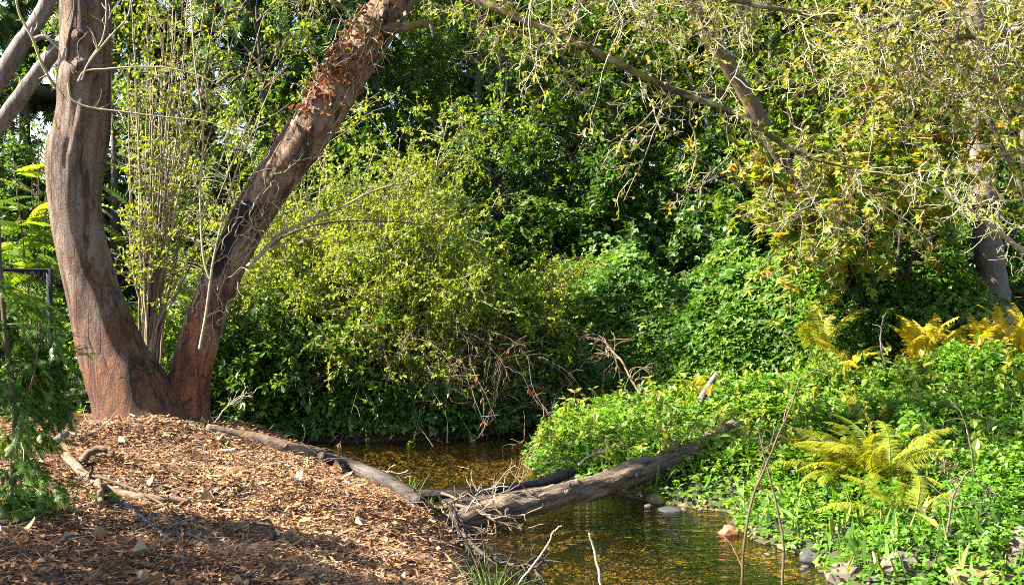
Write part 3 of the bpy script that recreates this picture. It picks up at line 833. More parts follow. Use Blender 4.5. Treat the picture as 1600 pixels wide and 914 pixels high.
# the crown above the picture: two leaders, branches, sparse leaves
b, lf = Bag(), Bag()
lead = np.stack([smooth([PA[-1], PA[-1] + (.2, .1, 1.2), PA[-1] + (-.3, .3, 2.6), PA[-1] + (-.1, .2, 4.0)], 20), smooth([PB[-1], PB[-1] + (.4, .1, 1.0), PB[-1] + (1.0, .3, 2.0), PB[-1] + (1.6, .1, 3.0)], 20)])
b.add(*tubes(lead, taper(2, 20, .12, .03), 9))
k1 = kids(lead, 16, (.05, 1), (1.2, 2.6), (40, 80), .0, .12, 9)
k2 = kids(k1, 9, (.2, 1), (.5, 1.1), (30, 60), .02, .18, 7)
k3 = kids(k2, 4, (.2, 1), (.2, .45), (30, 60), .02, .2, 5)
b.add(*tubes(k1, taper(len(k1), 9, .035, .012), 6)); b.add(*tubes(k2, taper(len(k2), 7, .01, .005), 4)); b.add(*tubes(k3, taper(len(k3), 5, .004, .002), 3))
part("branches", b, M['far_bark'], tree, kind="stuff")
lf.add(*leaves_on(k3, 5, (.05, .10), 'ovate'))
part("crown", lf, M['green_leaf'], tree, False, "stuff")

# dead ivy clinging to the leaning trunk
ivy = thing("dead_ivy", "dead ivy with tangled pale stems and crisp orange leaves clinging to the leaning trunk", "ivy", PB[40])
def on_trunk(P, R, s, ang, off):
    i = np.clip(s * (len(P) - 1), 0, len(P) - 1).astype(int)
    T = unit(np.gradient(P, axis=0))[i]
    B1 = unit(np.cross(T, np.array([0, 1.0, 0]))); B2 = np.cross(B1, T)
    return P[i] + (R[i] + off)[:, None] * (np.cos(ang)[:, None] * B1 + np.sin(ang)[:, None] * B2)
b = Bag(); paths = []
for k in range(40):
    s0 = rng.uniform(.22, .64); K = 16
    ss = s0 + np.cumsum(rng.normal(.006, .004, K)); aa = np.radians(rng.uniform(215, 375)) + np.cumsum(rng.normal(0, .13, K))
    of = .012 + np.abs(np.cumsum(rng.normal(0, .006, K)))
    paths.append(smooth(on_trunk(PB, RB, np.clip(ss, .05, .74), aa, of), 24))
paths = np.array(paths)
b.add(*tubes(paths, taper(len(paths), 24, rng.uniform(.004, .010, len(paths)), .0025), 5))
curl = kids(paths, 3, (.2, 1), (.12, .45), (50, 110), .06, .35, 9)
b.add(*tubes(curl, taper(len(curl), 9, .0045, .0022), 4))
part("ivy_stems", b, M['twig_pale'], ivy)
lf = Bag()
ns = 300
ss = np.where(rng.random(ns) < .8, rng.normal(.60, .03, ns), rng.normal(.68, .03, ns)); aa = np.radians(rng.normal(290, 38, ns))
pos = on_trunk(PB, RB, np.clip(ss, .2, .74), aa, rng.uniform(.01, .07, ns))
lf.add(*leaves(pos, rnd3(ns) + np.array([0, -.3, -.6]), rnd3(ns) + np.array([-.3, -.8, .3]), rng.uniform(.04, .09, ns), 'ovate'))
part("dry_leaves", lf, M['dry_leaf'], ivy, False, "stuff")

# ------------------------------------------------------------------ grey dead tree leaning in from the left
dt = thing("dead_tree", "bare silver grey dead tree leaning behind the upright trunk", "tree", (-7.2, 10.9, float(hgt(-7.2, 10.9))))
base = np.array([-7.2, 10.9, float(hgt(-7.2, 10.9)) - .1])
for pts, r0, r1 in (([(0, 197), (40, 140), (92, 72), (150, 0), (210, -80), (280, -160)], .085, .06), ([(-20, 150), (0, 118), (30, 68), (62, 20), (85, -30), (120, -100)], .09, .07)):
    C = smooth(np.vstack([base[None], base[None] * .5 + .5 * px(pts[0][0], pts[0][1], 10.8)[None], pxs(pts, 10.8)]), 60)
    C += np.cumsum(rng.normal(0, .003, C.shape), 0)
    part("dead_limb", Bag().add(*tubes(C[None], taper(1, 60, r0, r1) * (1 + .12 * (vnoise(np.arange(60) * .35, np.full(60, r0 * 99), 81)[None] - .5) + .02 * rng.normal(size=(1, 60))), 14)), M['dead_wood'], dt)
C = smooth(pxs([(55, 62), (70, 58), (88, 72), (105, 90)], 10.75), 16)
b = Bag().add(*tubes(C[None], taper(1, 16, .03, .008), 7)); k1 = kids(C[None], 8, (.2, 1), (.1, .4), wig=.25)
b.add(*tubes(k1, taper(len(k1), 6, .006, .003), 4)); part("dead_branch", b, M['dead_wood'], dt)

# ------------------------------------------------------------------ shrubs
def g(x, y): return float(hgt(x, y))

# multi-stemmed shrub between and behind the two trunks
bs_ = px(236, 640, 10.6); bs_[2] = g(bs_[0], bs_[1])
sh = thing("multi_stem_shrub", "tall shrub of many thin straight pinkish stems rising between the two trunks", "shrub", bs_)
tops = [(205, -20), (212, 60), (225, -30), (232, 10), (240, -40), (248, 40), (255, -20), (262, -60), (270, 20), (278, -30), (286, -10), (295, 60), (302, -40), (312, 0), (322, -30), (333, 40), (345, -20), (360, 0), (235, 120), (265, 150), (290, 180), (218, 160), (250, 90), (380, -30), (410, 20), (440, 60), (330, 150), (200, 100)]
for k, (tx, ty) in enumerate(tops):
    dd = 10.4 + .5 * rng.random()
    mid = (228 + (tx - 228) * .32 + rng.normal(0, 6), 400 + rng.normal(0, 12))
    low = (228 + (tx - 228) * .12 + rng.normal(0, 5), 520)
    C = smooth(np.vstack([bs_[None] + rng.normal(0, .05, (1, 3)) * [1, 1, 0] - [[0, 0, .05]], px(*low, 10.6)[None], px(*mid, 10.5)[None], px(tx * .6 + mid[0] * .4, ty * .55 + 400 * .45, dd)[None], px(tx, ty, dd)[None]]), 34)
    C += np.cumsum(rng.normal(0, .004, C.shape), 0)
    th = .026 if k in (10, 15) else rng.uniform(.008, .016)
    b = Bag().add(*tubes(C[None], taper(1, 34, th, .004), 7))
    tw = kids(C[None], 9, (.35, 1), (.15, .6), (20, 60), -.03, .16, 6)
    b.add(*tubes(tw, taper(9, 6, .0045, .002), 4))
    part("stem", b, M['stem_red'] if k % 3 else M['twig_pale'], sh)
    if k == 0: allk = []
    allk.append(kids(tw, 4, (.2, 1), (.06, .25), (30, 70), 0, .2, 5))
k3 = np.concatenate(allk)
part("twigs", Bag().add(*tubes(k3, taper(len(k3), 5, .002, .0012), 3)), M['twig_pale'], sh, kind="stuff")
part("leaves", Bag().add(*leaves_on(k3, 3, (.025, .06), 'ovate', up=.4, spread=.9)), M['gold_leaf'], sh, False, "stuff")

def dome_bush(name, label, cat, centre, rad, nst, n2, n3, nl, lsz, leafmat, twigmat, kind='ovate', group=None, tr=.012, droop=.03, up=.6, base_spread=.5, low=.15, fill=1.0, wig=.13, parts=("stems", "foliage")):
    """stems from a base area to the surface of a dome, twigs on them, leaves on the twigs"""
    c = np.array(centre, float)
    t = thing(name, label, cat, c, group=group)
    rad = np.array(rad, float)
    d = rnd3(nst); d[:, 2] = np.abs(d[:, 2]) * (1 - low) + low * rng.random(nst)
    d = unit(d)
    tip = c + d * rad * (rng.uniform(.5, 1.0, nst) * (.72 + .55 * vnoise(np.arctan2(d[:, 1], d[:, 0]) * 2.2 + 9, d[:, 2] * 3.5, 60)))[:, None] ** fill
    st = c + d * rad * base_spread * rng.random(nst)[:, None] * [1, 1, 0]
    st[:, 2] = c[2] - .06
    midp = st * .45 + tip * .55 + np.array([0, 0, 1]) * (rad[2] * .22)
    tt = np.linspace(0, 1, 10)[None, :, None]
    S = (1 - tt) ** 2 * st[:, None] + 2 * tt * (1 - tt) * midp[:, None] + tt ** 2 * tip[:, None]
    S += rng.normal(0, .02, S.shape) * tt
    b = Bag().add(*tubes(S, taper(nst, 10, rng.uniform(.6, 1.3, nst) * tr, tr * .35), 5))
    sc_ = rad.mean()
    k2 = kids(S, n2, (.25, 1), (.16 * sc_, .42 * sc_), (25, 70), droop, wig, 6)
    k3 = kids(k2, n3, (.15, 1), (.06 * sc_, .2 * sc_), (25, 70), droop, wig * 1.3, 5)
    b.add(*tubes(k2, taper(len(k2), 6, tr * .35, tr * .18), 4))
    sub = k3[rng.random(len(k3)) < .55][:, ::2]
    b.add(*tubes(sub, taper(len(sub), 3, tr * .18, tr * .1), 3))
    part(parts[0], b, twigmat, t, kind="stuff")
    part(parts[1], Bag().add(*leaves_on(k3, nl, lsz, kind, up=up)), leafmat, t, False, "stuff")
    return t, S, k2

# the big golden-green arching shrub over the far bank
ash, AS, AK = dome_bush("arching_shrub", "big arching shrub with fine yellow green leaves hanging over the dark water", "shrub",
    (-1.7, 15.3, g(-1.7, 15.3)), (2.35, 1.7, 3.5), 110, 12, 6, 12, (.03, .068), M['gold_leaf'], M['twig_pale'], kind='diamond', droop=.05, up=.55, base_spread=.6, low=.25)
dome_bush("arching_shrub", "tall sparse shrub of upright yellow green sprays behind the leaning trunk", "shrub",
    (-3.2, 15.2, g(-3.2, 15.2)), (1.5, .9, 5.3), 34, 11, 5, 6, (.04, .08), M['gold_leaf'], M['twig_pale'], droop=.0, up=.5, base_spread=.6, low=.55)
# its right shoulder, arching lower over the bend
dome_bush("arching_shrub", "lower arching shrub trailing yellow green sprays over the bend of the stream", "shrub",
    (.0, 15.9, g(0, 15.9)), (1.6, 1.4, 2.2), 60, 11, 6, 12, (.03, .065), M['gold_leaf'], M['twig_brown'], kind='diamond', droop=.08, up=.55, base_spread=.6, low=.2)
# a greener, broad-leaved shrub in the shade at the water on the left
dome_bush("shade_shrub", "dark green broad-leaved shrub in shade at the water's edge below the leaning trunk", "shrub",
    (-3.1, 14.2, g(-3.1, 14.2)), (1.5, .9, 1.7), 50, 9, 5, 8, (.06, .12), M['green_leaf'], M['twig_brown'], droop=.04, up=.75, low=.1)
dome_bush("shade_shrub", "small dark green shrub hanging over the water under the arching shrub", "shrub",
    (-1.75, 14.0, g(-1.75, 14.0)), (.75, .55, .75), 30, 8, 4, 8, (.06, .11), M['green_leaf'], M['twig_brown'], droop=.06, up=.75, low=.0)
def mound(name, label, cat, blobs, n, lsz, kind, leafmat, depth=.3, up=.62, stalks=0, group=None, dens=None):
    """leaves over the surface of overlapping ellipsoid humps, some deeper inside"""
    c0 = np.array(blobs[0][:3]) ; c0[2] = g(c0[0], c0[1])
    t = thing(name, label, cat, c0, group=group)
    w = np.array([bb[3] * bb[5] + bb[3] * bb[4] for bb in blobs]); w = w / w.sum()
    Pp, Nn, Cl = [], [], []
    for bb, wi in zip(blobs, w):
        m = int(n * wi)
        c = np.array([bb[0], bb[1], g(bb[0], bb[1])]); r = np.array(bb[3:6])
        d = rnd3(m * 2); d = d[d[:, 2] > -.12][:m]
        q_ = 1 - depth * rng.random(len(d)) ** 1.6
        p = c + d * r * q_[:, None]
        p += .42 * r.mean() * (np.stack([vnoise(p[:, 0] * 2.3 + k, p[:, 1] * 2.3 + p[:, 2] * 1.9, 20 + k) for k in range(3)], -1) - .5)
        Pp.append(p); Nn.append(unit(d / r)); Cl.append(vnoise(p[:, 0] * 3, p[:, 1] * 3 + p[:, 2] * 3, 30))
    P, N, C = np.concatenate(Pp), np.concatenate(Nn), np.concatenate(Cl)
    ok = P[:, 2] > hgt(P[:, 0], P[:, 1]) + .02
    P, N, C = P[ok], N[ok], C[ok]
    m = len(P)
    Dv = unit(N * .5 + rnd3(m) * .9 + [0, 0, -.35])
    Nv = unit(N * .45 + np.array([0, 0, up]) + rnd3(m) * .42)
    part("foliage", Bag().add(*leaves(P, Dv, Nv, rng.uniform(*lsz, m), kind, np.clip(C * .45 + rng.random(m) * .55, 0, 1))), leafmat, t, False, "stuff")
    if stalks:
        sel = rng.choice(m, stalks, replace=False)
        S = P[sel][:, None] + np.zeros((stalks, 8, 1)); D_ = unit(rnd3(stalks) * [1, 1, .4] + [0, 0, .3])
        for k in range(1, 8):
            D_ = unit(D_ + rng.normal(0, .1, D_.shape) + [0, 0, -.16]); S[:, k] = S[:, k - 1] + D_ * .1
        part("stems", Bag().add(*tubes(S, taper(stalks, 8, .006, .003), 4)), M['twig_brown'], t, kind="stuff")
    return t
FRINGE = [(-4.6, 14.0), (-3.7, 13.85), (-2.9, 13.75), (-2.2, 13.75), (-1.5, 13.8), (-.9, 13.95), (-.4, 14.3), (.1, 14.8), (.6, 15.4), (1.2, 16.0)]
mound("shore_plants", "low dark leafy plants fringing the far waterline under the arching shrub", "plants",
    [(x, y, 0, .5, .32, .36 + .2 * (k % 2)) for k, (x, y) in enumerate(FRINGE)], 6500, (.05, .10), 'trio', M['dark_leaf'], depth=.6, stalks=60)
# tangle of dead canes hanging to the water below the shrub
dx = thing("dead_cane_tangle", "tangle of dead pale brown canes drooping to the water below the arching shrub", "canes", (-.6, 14.2, g(-.6, 14.2)))
n = 300
s0 = np.stack([rng.uniform(-2.6, 1.25, n), rng.uniform(13.8, 15.5, n), rng.uniform(.3, 1.45, n)], -1)
s0[:, 1] += np.clip(s0[:, 0], 0, 2) * .7
D = np.stack([rng.normal(0, .7, n), rng.normal(-.45, .35, n), rng.uniform(-.2, .5, n)], -1)
out = np.empty((n, 9, 3)); out[:, 0] = s0; ln = rng.uniform(.5, 1.35, n); D = unit(D)
for k in range(1, 9):
    D = unit(D + rng.normal(0, .14, D.shape) + [0, 0, -.24]); out[:, k] = out[:, k - 1] + D * (ln / 8)[:, None]
out[:, :, 2] = np.maximum(out[:, :, 2], .02)
b = Bag().add(*tubes(out, taper(n, 9, rng.uniform(.0025, .0065, n), .002), 4))
kk = kids(out, 3, (.2, 1), (.1, .4), (30, 80), .06, .22, 5)
b.add(*tubes(kk, taper(len(kk), 5, .0035, .0018), 3))
part("canes", b, M['cane_grey'], dx, kind="stuff")
b = Bag().add(*leaves_on(out[:160], 5, (.05, .1), 'narrow', up=.1, droop=.6)); b.add(*leaves_on(out[160:], 4, (.04, .09), 'ovate', up=.3, droop=.5)); part("dry_leaves", b, M['dry_leaf'], dx, False, "stuff")

dome_bush("shade_shrub", "deep green shrub arching over the dead canes at the stream bend", "shrub",
    (.55, 16.0, g(.55, 16.0)), (1.25, 1.5, 1.75), 46, 10, 5, 8, (.045, .09), M['green_leaf'], M['twig_brown'], droop=.09, up=.6, base_spread=.5, low=.1)
# bramble mound across the bend
t_b = thing("bramble_thicket", "continuous green bramble slope on the bank beyond the fallen log", "bramble", (2.6, 16.4, g(2.6, 16.4)))
n = 46000
x_ = rng.uniform(.35, 6.0, n); yf = 15.1 - .22 * (x_ - .7) + .5 * (vnoise(x_ * 1.4, x_ * 0, 90) - .5)
y_ = yf + 3.6 * rng.random(n) ** 1.35
rise = np.clip((y_ - yf) / 1.5, 0, 1) ** .55
Hb = rise * (1.25 + .30 * (x_ - .6)) * (.75 + .5 * vnoise(x_ * 1.1, y_ * 1.1, 91)) * np.clip((x_ - .25) / .5, .3, 1) + .25 * (vnoise(x_ * 3.2, y_ * 3.2, 92) - .4)
zb = np.maximum(hgt(x_, y_), .03)
zz = zb + np.maximum(Hb, .05) * (1 - .75 * rng.random(n) ** 3)
P_ = np.stack([x_, y_, zz], -1)
nrm = unit(np.stack([rng.normal(-.15, .3, n), rng.normal(-.45, .3, n), np.ones(n)], -1))
Dv = unit(rnd3(n) + [0, -.5, -.4])
r_ = np.clip(vnoise(x_ * 2.5, y_ * 2.5 + zz * 2, 93) * .45 + rng.random(n) * .55, 0, 1)
part("foliage", Bag().add(*leaves(P_, Dv, unit(nrm + rnd3(n) * .35), rng.uniform(.055, .14, n), 'trio', r_)), M['bramble_leaf'], t_b, False, "stuff")
sel = rng.choice(n, 110, replace=False)
S = P_[sel][:, None] + np.zeros((110, 9, 1)); D_ = unit(rnd3(110) * [1, 1, .4] + [0, -.2, .5])
for k in range(1, 9):
    D_ = unit(D_ + rng.normal(0, .1, D_.shape) + [0, 0, -.2]); S[:, k] = S[:, k - 1] + D_ * .11
part("canes", Bag().add(*tubes(S, taper(110, 9, .006, .003), 4)).add(*[v for v in tubes(S + .01, .003, 3)]), M['twig_brown'], t_b, kind="stuff")
part("shoots", Bag().add(*leaves_on(S, 9, (.05, .1), 'trio', up=.7)), M['bramble_leaf'], t_b, False, "stuff")
mound("undergrowth", "deep green undergrowth filling the hollow beside the arching shrub", "undergrowth",
    [(.4, 18.9, 0, 1.2, .8, 2.7), (1.9, 19.2, 0, 1.3, .8, 3.2), (3.5, 19.0, 0, 1.2, .8, 3.0), (-.9, 18.7, 0, 1.0, .7, 2.9)], 14000, (.08, .15), 'trio', M['dark_leaf'], depth=.5, stalks=40)
mound("undergrowth", "shady leafy undergrowth below the vine maple", "undergrowth",
    [(5.6, 17.6, 0, 1.7, 1.1, 1.9), (7.6, 18.2, 0, 1.6, 1.0, 1.5)], 12000, (.07, .13), 'trio', M['dark_leaf'], stalks=30)
mound("leafy_bush", "sunlit yellow green bush behind the fence post", "bush",
    [(-5.6, 14.6, 0, 1.3, .8, 1.5), (-6.9, 14.4, 0, 1.0, .8, 1.9)], 9000, (.06, .11), 'ovate', M['bright_leaf'], stalks=50)
mound("leafy_bush", "sunlit yellow green bush seen between the two trunks", "bush",
    [(-4.4, 15.0, 0, 1.1, .8, 1.75), (-3.3, 15.3, 0, .9, .8, 1.5)], 10000, (.05, .10), 'ovate', M['bright_leaf'], stalks=50)

# sumac-like plant with long compound leaves behind the upright trunk
def pinnate_plant(name, label, at, targets, mat, sz=(.5, .8), nleaf=9):
    t = thing(name, label, "shrub", at)
    S = []
    for tg in targets:
        S.append(smooth([np.array(at) - [0, 0, .05], np.array(at) * .5 + np.array(tg) * .5 + [0, 0, .2], tg], 14))
    S = np.array(S)
    for s_1 in S: part("stem", Bag().add(*tubes(s_1[None], taper(1, 14, .018, .006), 6)), M['twig_brown'], t)
    for s_1 in S:
        for k in range(nleaf):
            f = rng.uniform(.55, 1); p = s_1[int(f * 13)]
            Dv = unit(np.array([[rng.normal(0, 1), rng.normal(-.3, .8), rng.uniform(.1, .7)]])); Nv = unit(np.array([[0, -.2, 1.0]]) + rnd3(1) * .25)
            part("compound_leaf", Bag().add(*leaves(p[None], Dv, Nv, rng.uniform(*sz), 'pinnate')), mat, t, False)
    return t
pa = (-6.0, 13.9, g(-6.0, 13.9))
pinnate_plant("compound_leaf_shrub", "bright green shrub with long paired leaflets left of the upright trunk", pa,
    [px(20, 240, 13.7), px(50, 275, 13.8), px(75, 235, 13.6), px(30, 320, 13.6), px(95, 330, 13.8), px(60, 215, 14.0)], M['bright_leaf'])
pb = (-4.3, 13.6, g(-4.3, 13.6))
pinnate_plant("compound_leaf_shrub", "shaded shrub with long paired leaflets just right of the upright trunk", pb,
    [px(195, 240, 13.4), px(205, 300, 13.5), px(185, 330, 13.4)], M['green_leaf'], (.4, .7), 7)

# ------------------------------------------------------------------ green ground cover on the right bank
bag = Bag()
n = 165000
x_, y_ = rng.uniform(.1, 7.2, n), rng.uniform(6.3, 16.4, n)
s, sd = stream_dist(x_, y_)
hump = vnoise(x_ * 1.6, y_ * 1.6, 40) * .55 + vnoise(x_ * 4, y_ * 4, 41) * .45
front = np.clip((9.4 - y_) / 1.6, 0, 1)
k_ = (sd == 2) & (s > -.07) & (np.abs(x_) < y_ * .52 + .3) & (rng.random(n) < np.clip(.3 + s * 1.6, .1, 1) * np.clip(.35 + 1.5 * vnoise(x_ * 2.3, y_ * 2.3, 44), .2, 1) * (1 - .45 * front) * np.clip(1.25 - (y_ - 6) * .055, .3, 1))
x_, y_, s, hump = x_[k_], y_[k_], s[k_], hump[k_]
n = len(x_)
top = .05 + (.62 * np.clip(hump - .15, 0, 1) ** 1.4 + .10 * rng.random(n) ** 4) * np.clip((s + .15) / .5, .25, 1)
zz = np.maximum(hgt(x_, y_), .02) + top * (1 - .65 * rng.random(n) ** 2.2)
P_ = np.stack([x_, y_, zz], -1)
Dv = unit(np.stack([rng.normal(0, 1, n), rng.normal(0, 1, n), rng.normal(-.1, .35, n)], -1))
Nv = unit(np.array([0, -.12, 1.0]) + rng.normal(0, .36, (n, 3)))
pe = px(1180, 672, 11.4)
ne = 2000
ex = pe + rng.normal(0, 1, (ne, 3)) * [.42, .26, 0]
eh = np.exp(-((ex[:, 0] - pe[0]) / .5) ** 2 - ((ex[:, 1] - pe[1]) / .4) ** 2)
ex[:, 2] = hgt(ex[:, 0], ex[:, 1]) + .12 + .34 * eh * (1 - .5 * rng.random(ne) ** 2)
P_ = np.concatenate([P_, ex]); x_, y_ = P_[:, 0], P_[:, 1]; n = len(P_)
pm = rng.permutation(n); P_ = P_[pm]; x_, y_ = P_[:, 0], P_[:, 1]
Dv = unit(np.stack([rng.normal(0, 1, n), rng.normal(0, 1, n), rng.normal(-.1, .35, n)], -1))
Nv = unit(np.array([0, -.12, 1.0]) + rng.normal(0, .36, (n, 3)))
r_ = np.clip(vnoise(x_ * 1.2, y_ * 1.2, 42) * .4 + rng.random(n) * .62 - .02, 0, 1)
sz = rng.uniform(.03, .07, n)
h1 = int(n * .55)
bag.add(*leaves(P_[:h1], Dv[:h1], Nv[:h1], sz[:h1] * 1.15, 'diamond', r_[:h1]))
bag.add(*leaves(P_[h1:], Dv[h1:], Nv[h1:], sz[h1:] * .95, 'trio', r_[h1:]))
o = link("ground_cover", bag.mesh("ground_cover"), M['cover_leaf'], kind="stuff")
tag(o, "bright green low leafy ground cover over the right bank", "ground cover")
# taller mixed herbs: upright stems with broad leaves
bag, stb = Bag(), Bag()
n = 900
x_, y_ = rng.uniform(.2, 5.6, n), rng.uniform(6.6, 14.5, n)
s, sd = stream_dist(x_, y_)
k_ = (sd == 2) & (s > .0) & (vnoise(x_ * .9, y_ * .9, 46) + .25 * rng.random(n) > .52)
x_, y_ = x_[k_], y_[k_]; n = len(x_)
hh = rng.uniform(.2, .55, n)
p0 = np.stack([x_, y_, hgt(x_, y_)], -1)
lean = rng.normal(0, .22, (n, 3)) * [1, 1, 0]
S = p0[:, None] + np.linspace(0, 1, 6)[None, :, None] * (np.array([0, 0, 1.0]) + lean)[:, None] * hh[:, None, None]
stb.add(*tubes(S, taper(n, 6, .004, .002), 3))
bag.add(*leaves_on(S, 13, (.05, .12), 'ovate', up=.8, spread=1.0, droop=.1, t=(.25, 1), along=.25, clump=.6))
hb = link("herb_leaves", bag.mesh("herb_leaves"), M['herb_leaf'], kind="stuff")
tag(hb, "taller yellow green herbs with broad leaves standing in the ground cover", "herbs")
hs_ = link("herb_stems", stb.mesh("herb_stems"), M['twig_dead'], hb, kind="stuff")
# grass blades mixed in
bag = Bag()
n = 2600
x_, y_ = rng.uniform(.3, 5, n), rng.uniform(6.5, 13, n)
s, sd = stream_dist(x_, y_)
k_ = (sd == 2) & (s > .05) & (vnoise(x_ * 1.1, y_ * 1.1, 50) > .45)
x_, y_ = x_[k_], y_[k_]; n = len(x_)
bag.add(*leaves(np.stack([x_, y_, hgt(x_, y_) + .05], -1), np.stack([rng.normal(0, .5, n), rng.normal(0, .5, n), np.ones(n)], -1), rnd3(n), rng.uniform(.12, .28, n), 'blade'))
o = link("grass_blades", bag.mesh("grass_blades"), M['grass'], kind="stuff")
tag(o, "thin grass blades growing through the ground cover", "grass")

# ------------------------------------------------------------------ ferns
def frond_mesh(seed, mat, pairs=19, arch=.55):
    rg = np.random.default_rng(seed)
    b = Bag()
    K = 16
    tt = np.linspace(0, 1, K)
    C = np.stack([.05 * np.sin(3 * tt + seed), tt * (1 - .15 * tt), .62 * tt - arch * 1.05 * tt ** 2], -1)
    b.add(*tubes(C[None], taper(1, K, .008, .002), 4))
    T = unit(np.gradient(C, axis=0))
    pos, D, N, L = [], [], [], []
    for k in range(pairs):
        f = .2 + .79 * k / (pairs - 1)
        i = f * (K - 1); a = int(min(i, K - 2)); p = C[a] * (1 - (i - a)) + C[a + 1] * (i - a)
        wdt = .21 * min(1, (f - .05) / .28) * (1.04 - f) ** .75 + .012
        up_ = unit(np.cross(np.array([1.0, 0, 0]), T[a]))
        for s in (-1, 1):
            pos.append(p); D.append(np.array([s, 0, 0]) * .9 + T[a] * .42 - up_ * (.1 + .25 * rg.random()) + rg.normal(0, .06, 3)); N.append(up_ + rg.normal(0, .15, 3)); L.append(wdt * rg.uniform(.88, 1.1))
    pos, D, N, L = map(np.array, (pos, D, N, L))
    # each pinna: a spine of small paired lobes
    Dn = unit(D); Nn = unit(N - Dn * np.sum(N * Dn, 1, keepdims=True)); Bn = np.cross(Dn, Nn)
    for q_ in range(11):
        f = q_ / 11
        root = pos + Dn * (L * f)[:, None] - Nn * (L * .22 * f * f)[:, None]
        for s in (-1, 1):
            b.add(*leaves(root, Dn * .62 + Bn * s * .8, Nn + Bn * s * .2, (L * .05 + .019) * (1 - .72 * f), 'diamond', np.clip(rg.random(len(L)) * .5 + .25 * f + .2, 0, 1)))
    me = b.mesh("frond"); me.materials.append(mat)
    return me
FR = {'y': [frond_mesh(s, M['fern_leaf']) for s in range(3)], 'g': [frond_mesh(s + 5, M['fern_gold']) for s in range(3)]}
def fern(label, at, n, size, key='y', tilt=(-10, 45), azr=(0, 360), group=None, zoff=0.0):
    t = thing("fern", label, "fern", (at[0], at[1], g(at[0], at[1]) + zoff), group=group)
    for k in range(n):
        o = bpy.data.objects.new("frond", FR[key][k % 3]); COL.objects.link(o); o.parent = t
        az = math.radians(azr[0] + (azr[1] - azr[0]) * (k + rng.random() * .8) / n)
        o.rotation_euler = (math.radians(rng.uniform(*tilt)), math.radians(rng.normal(0, 14)), az)
        o.scale = (size * rng.uniform(.75, 1.15),) * 3
        o.location = (.06 * math.cos(az * 3), .06 * math.sin(az * 5), 0)
    return t
pos_ = px(1375, 760, 9.1)
fern("large yellow fern with arching fronds growing at the stream edge", (pos_[0], 9.1), 34, .8, 'y', (-8, 48), zoff=.1)
pos_ = px(1320, 750, 9.5)
fern("yellow green fern crowded against the large yellow fern's back", (pos_[0], 9.5), 24, .8, 'y', (0, 55), zoff=.1)
pos_ = px(1415, 830, 8.2)
fern("small low yellow fern in front of the large yellow fern", (pos_[0], 8.25), 10, .65, 'y', (0, 40), zoff=.03)
for lx, ly, d_, n_, s_f, lb in ((1255, 712, 10.0, 9, .5, "small yellow green fern in the ground cover beside the bare saplings"), (1452, 690, 9.6, 10, .55, "small yellowing fern behind the dry seed stalk"), (1340, 640, 11.0, 8, .5, "small green fern half sunk in the ground cover above the large fern"), (1180, 745, 10.2, 7, .4, "tiny green fern on the bank beside the thick log")):
    p = px(lx, ly, d_); fern(lb, (p[0], d_), n_, s_f, 'y', (0, 50), zoff=.12)
for lx, ly, d_, n_, s_f, lb in ((1450, 540, 13.0, 18, 1.0, "tall golden fern standing up behind the ground cover below the house wall"), (1530, 545, 13.0, 15, .9, "golden fern spreading at the foot of the bare forest trunk"), (1590, 550, 12.9, 14, .9, "golden fern with brown tipped fronds at the far end of the fern row")):
    p = px(lx, ly, d_); fern(lb, (p[0], d_), n_, s_f, 'g', (25, 75), zoff=.12)
p = px(1265, 545, 14.4); fern("upright yellow fern rising out of the bramble", (p[0], 14.0), 12, 1.05, 'y', (30, 72), zoff=.5)
p = px(1310, 560, 13.6); fern("brown edged yellow fern drooping beside the bramble", (p[0], 13.5), 9, .8, 'g', (0, 50), zoff=.25)
p = px(1140, 640, 13.2); fern("olive yellow fern hanging behind the broken grey snag", (p[0], 13.2), 14, .85, 'y', (0, 60))
p = px(122, 632, 11.2); fern("tiny bright yellow fern by the base of the upright trunk", (p[0], 10.9), 5, .3, 'y', (10, 60))

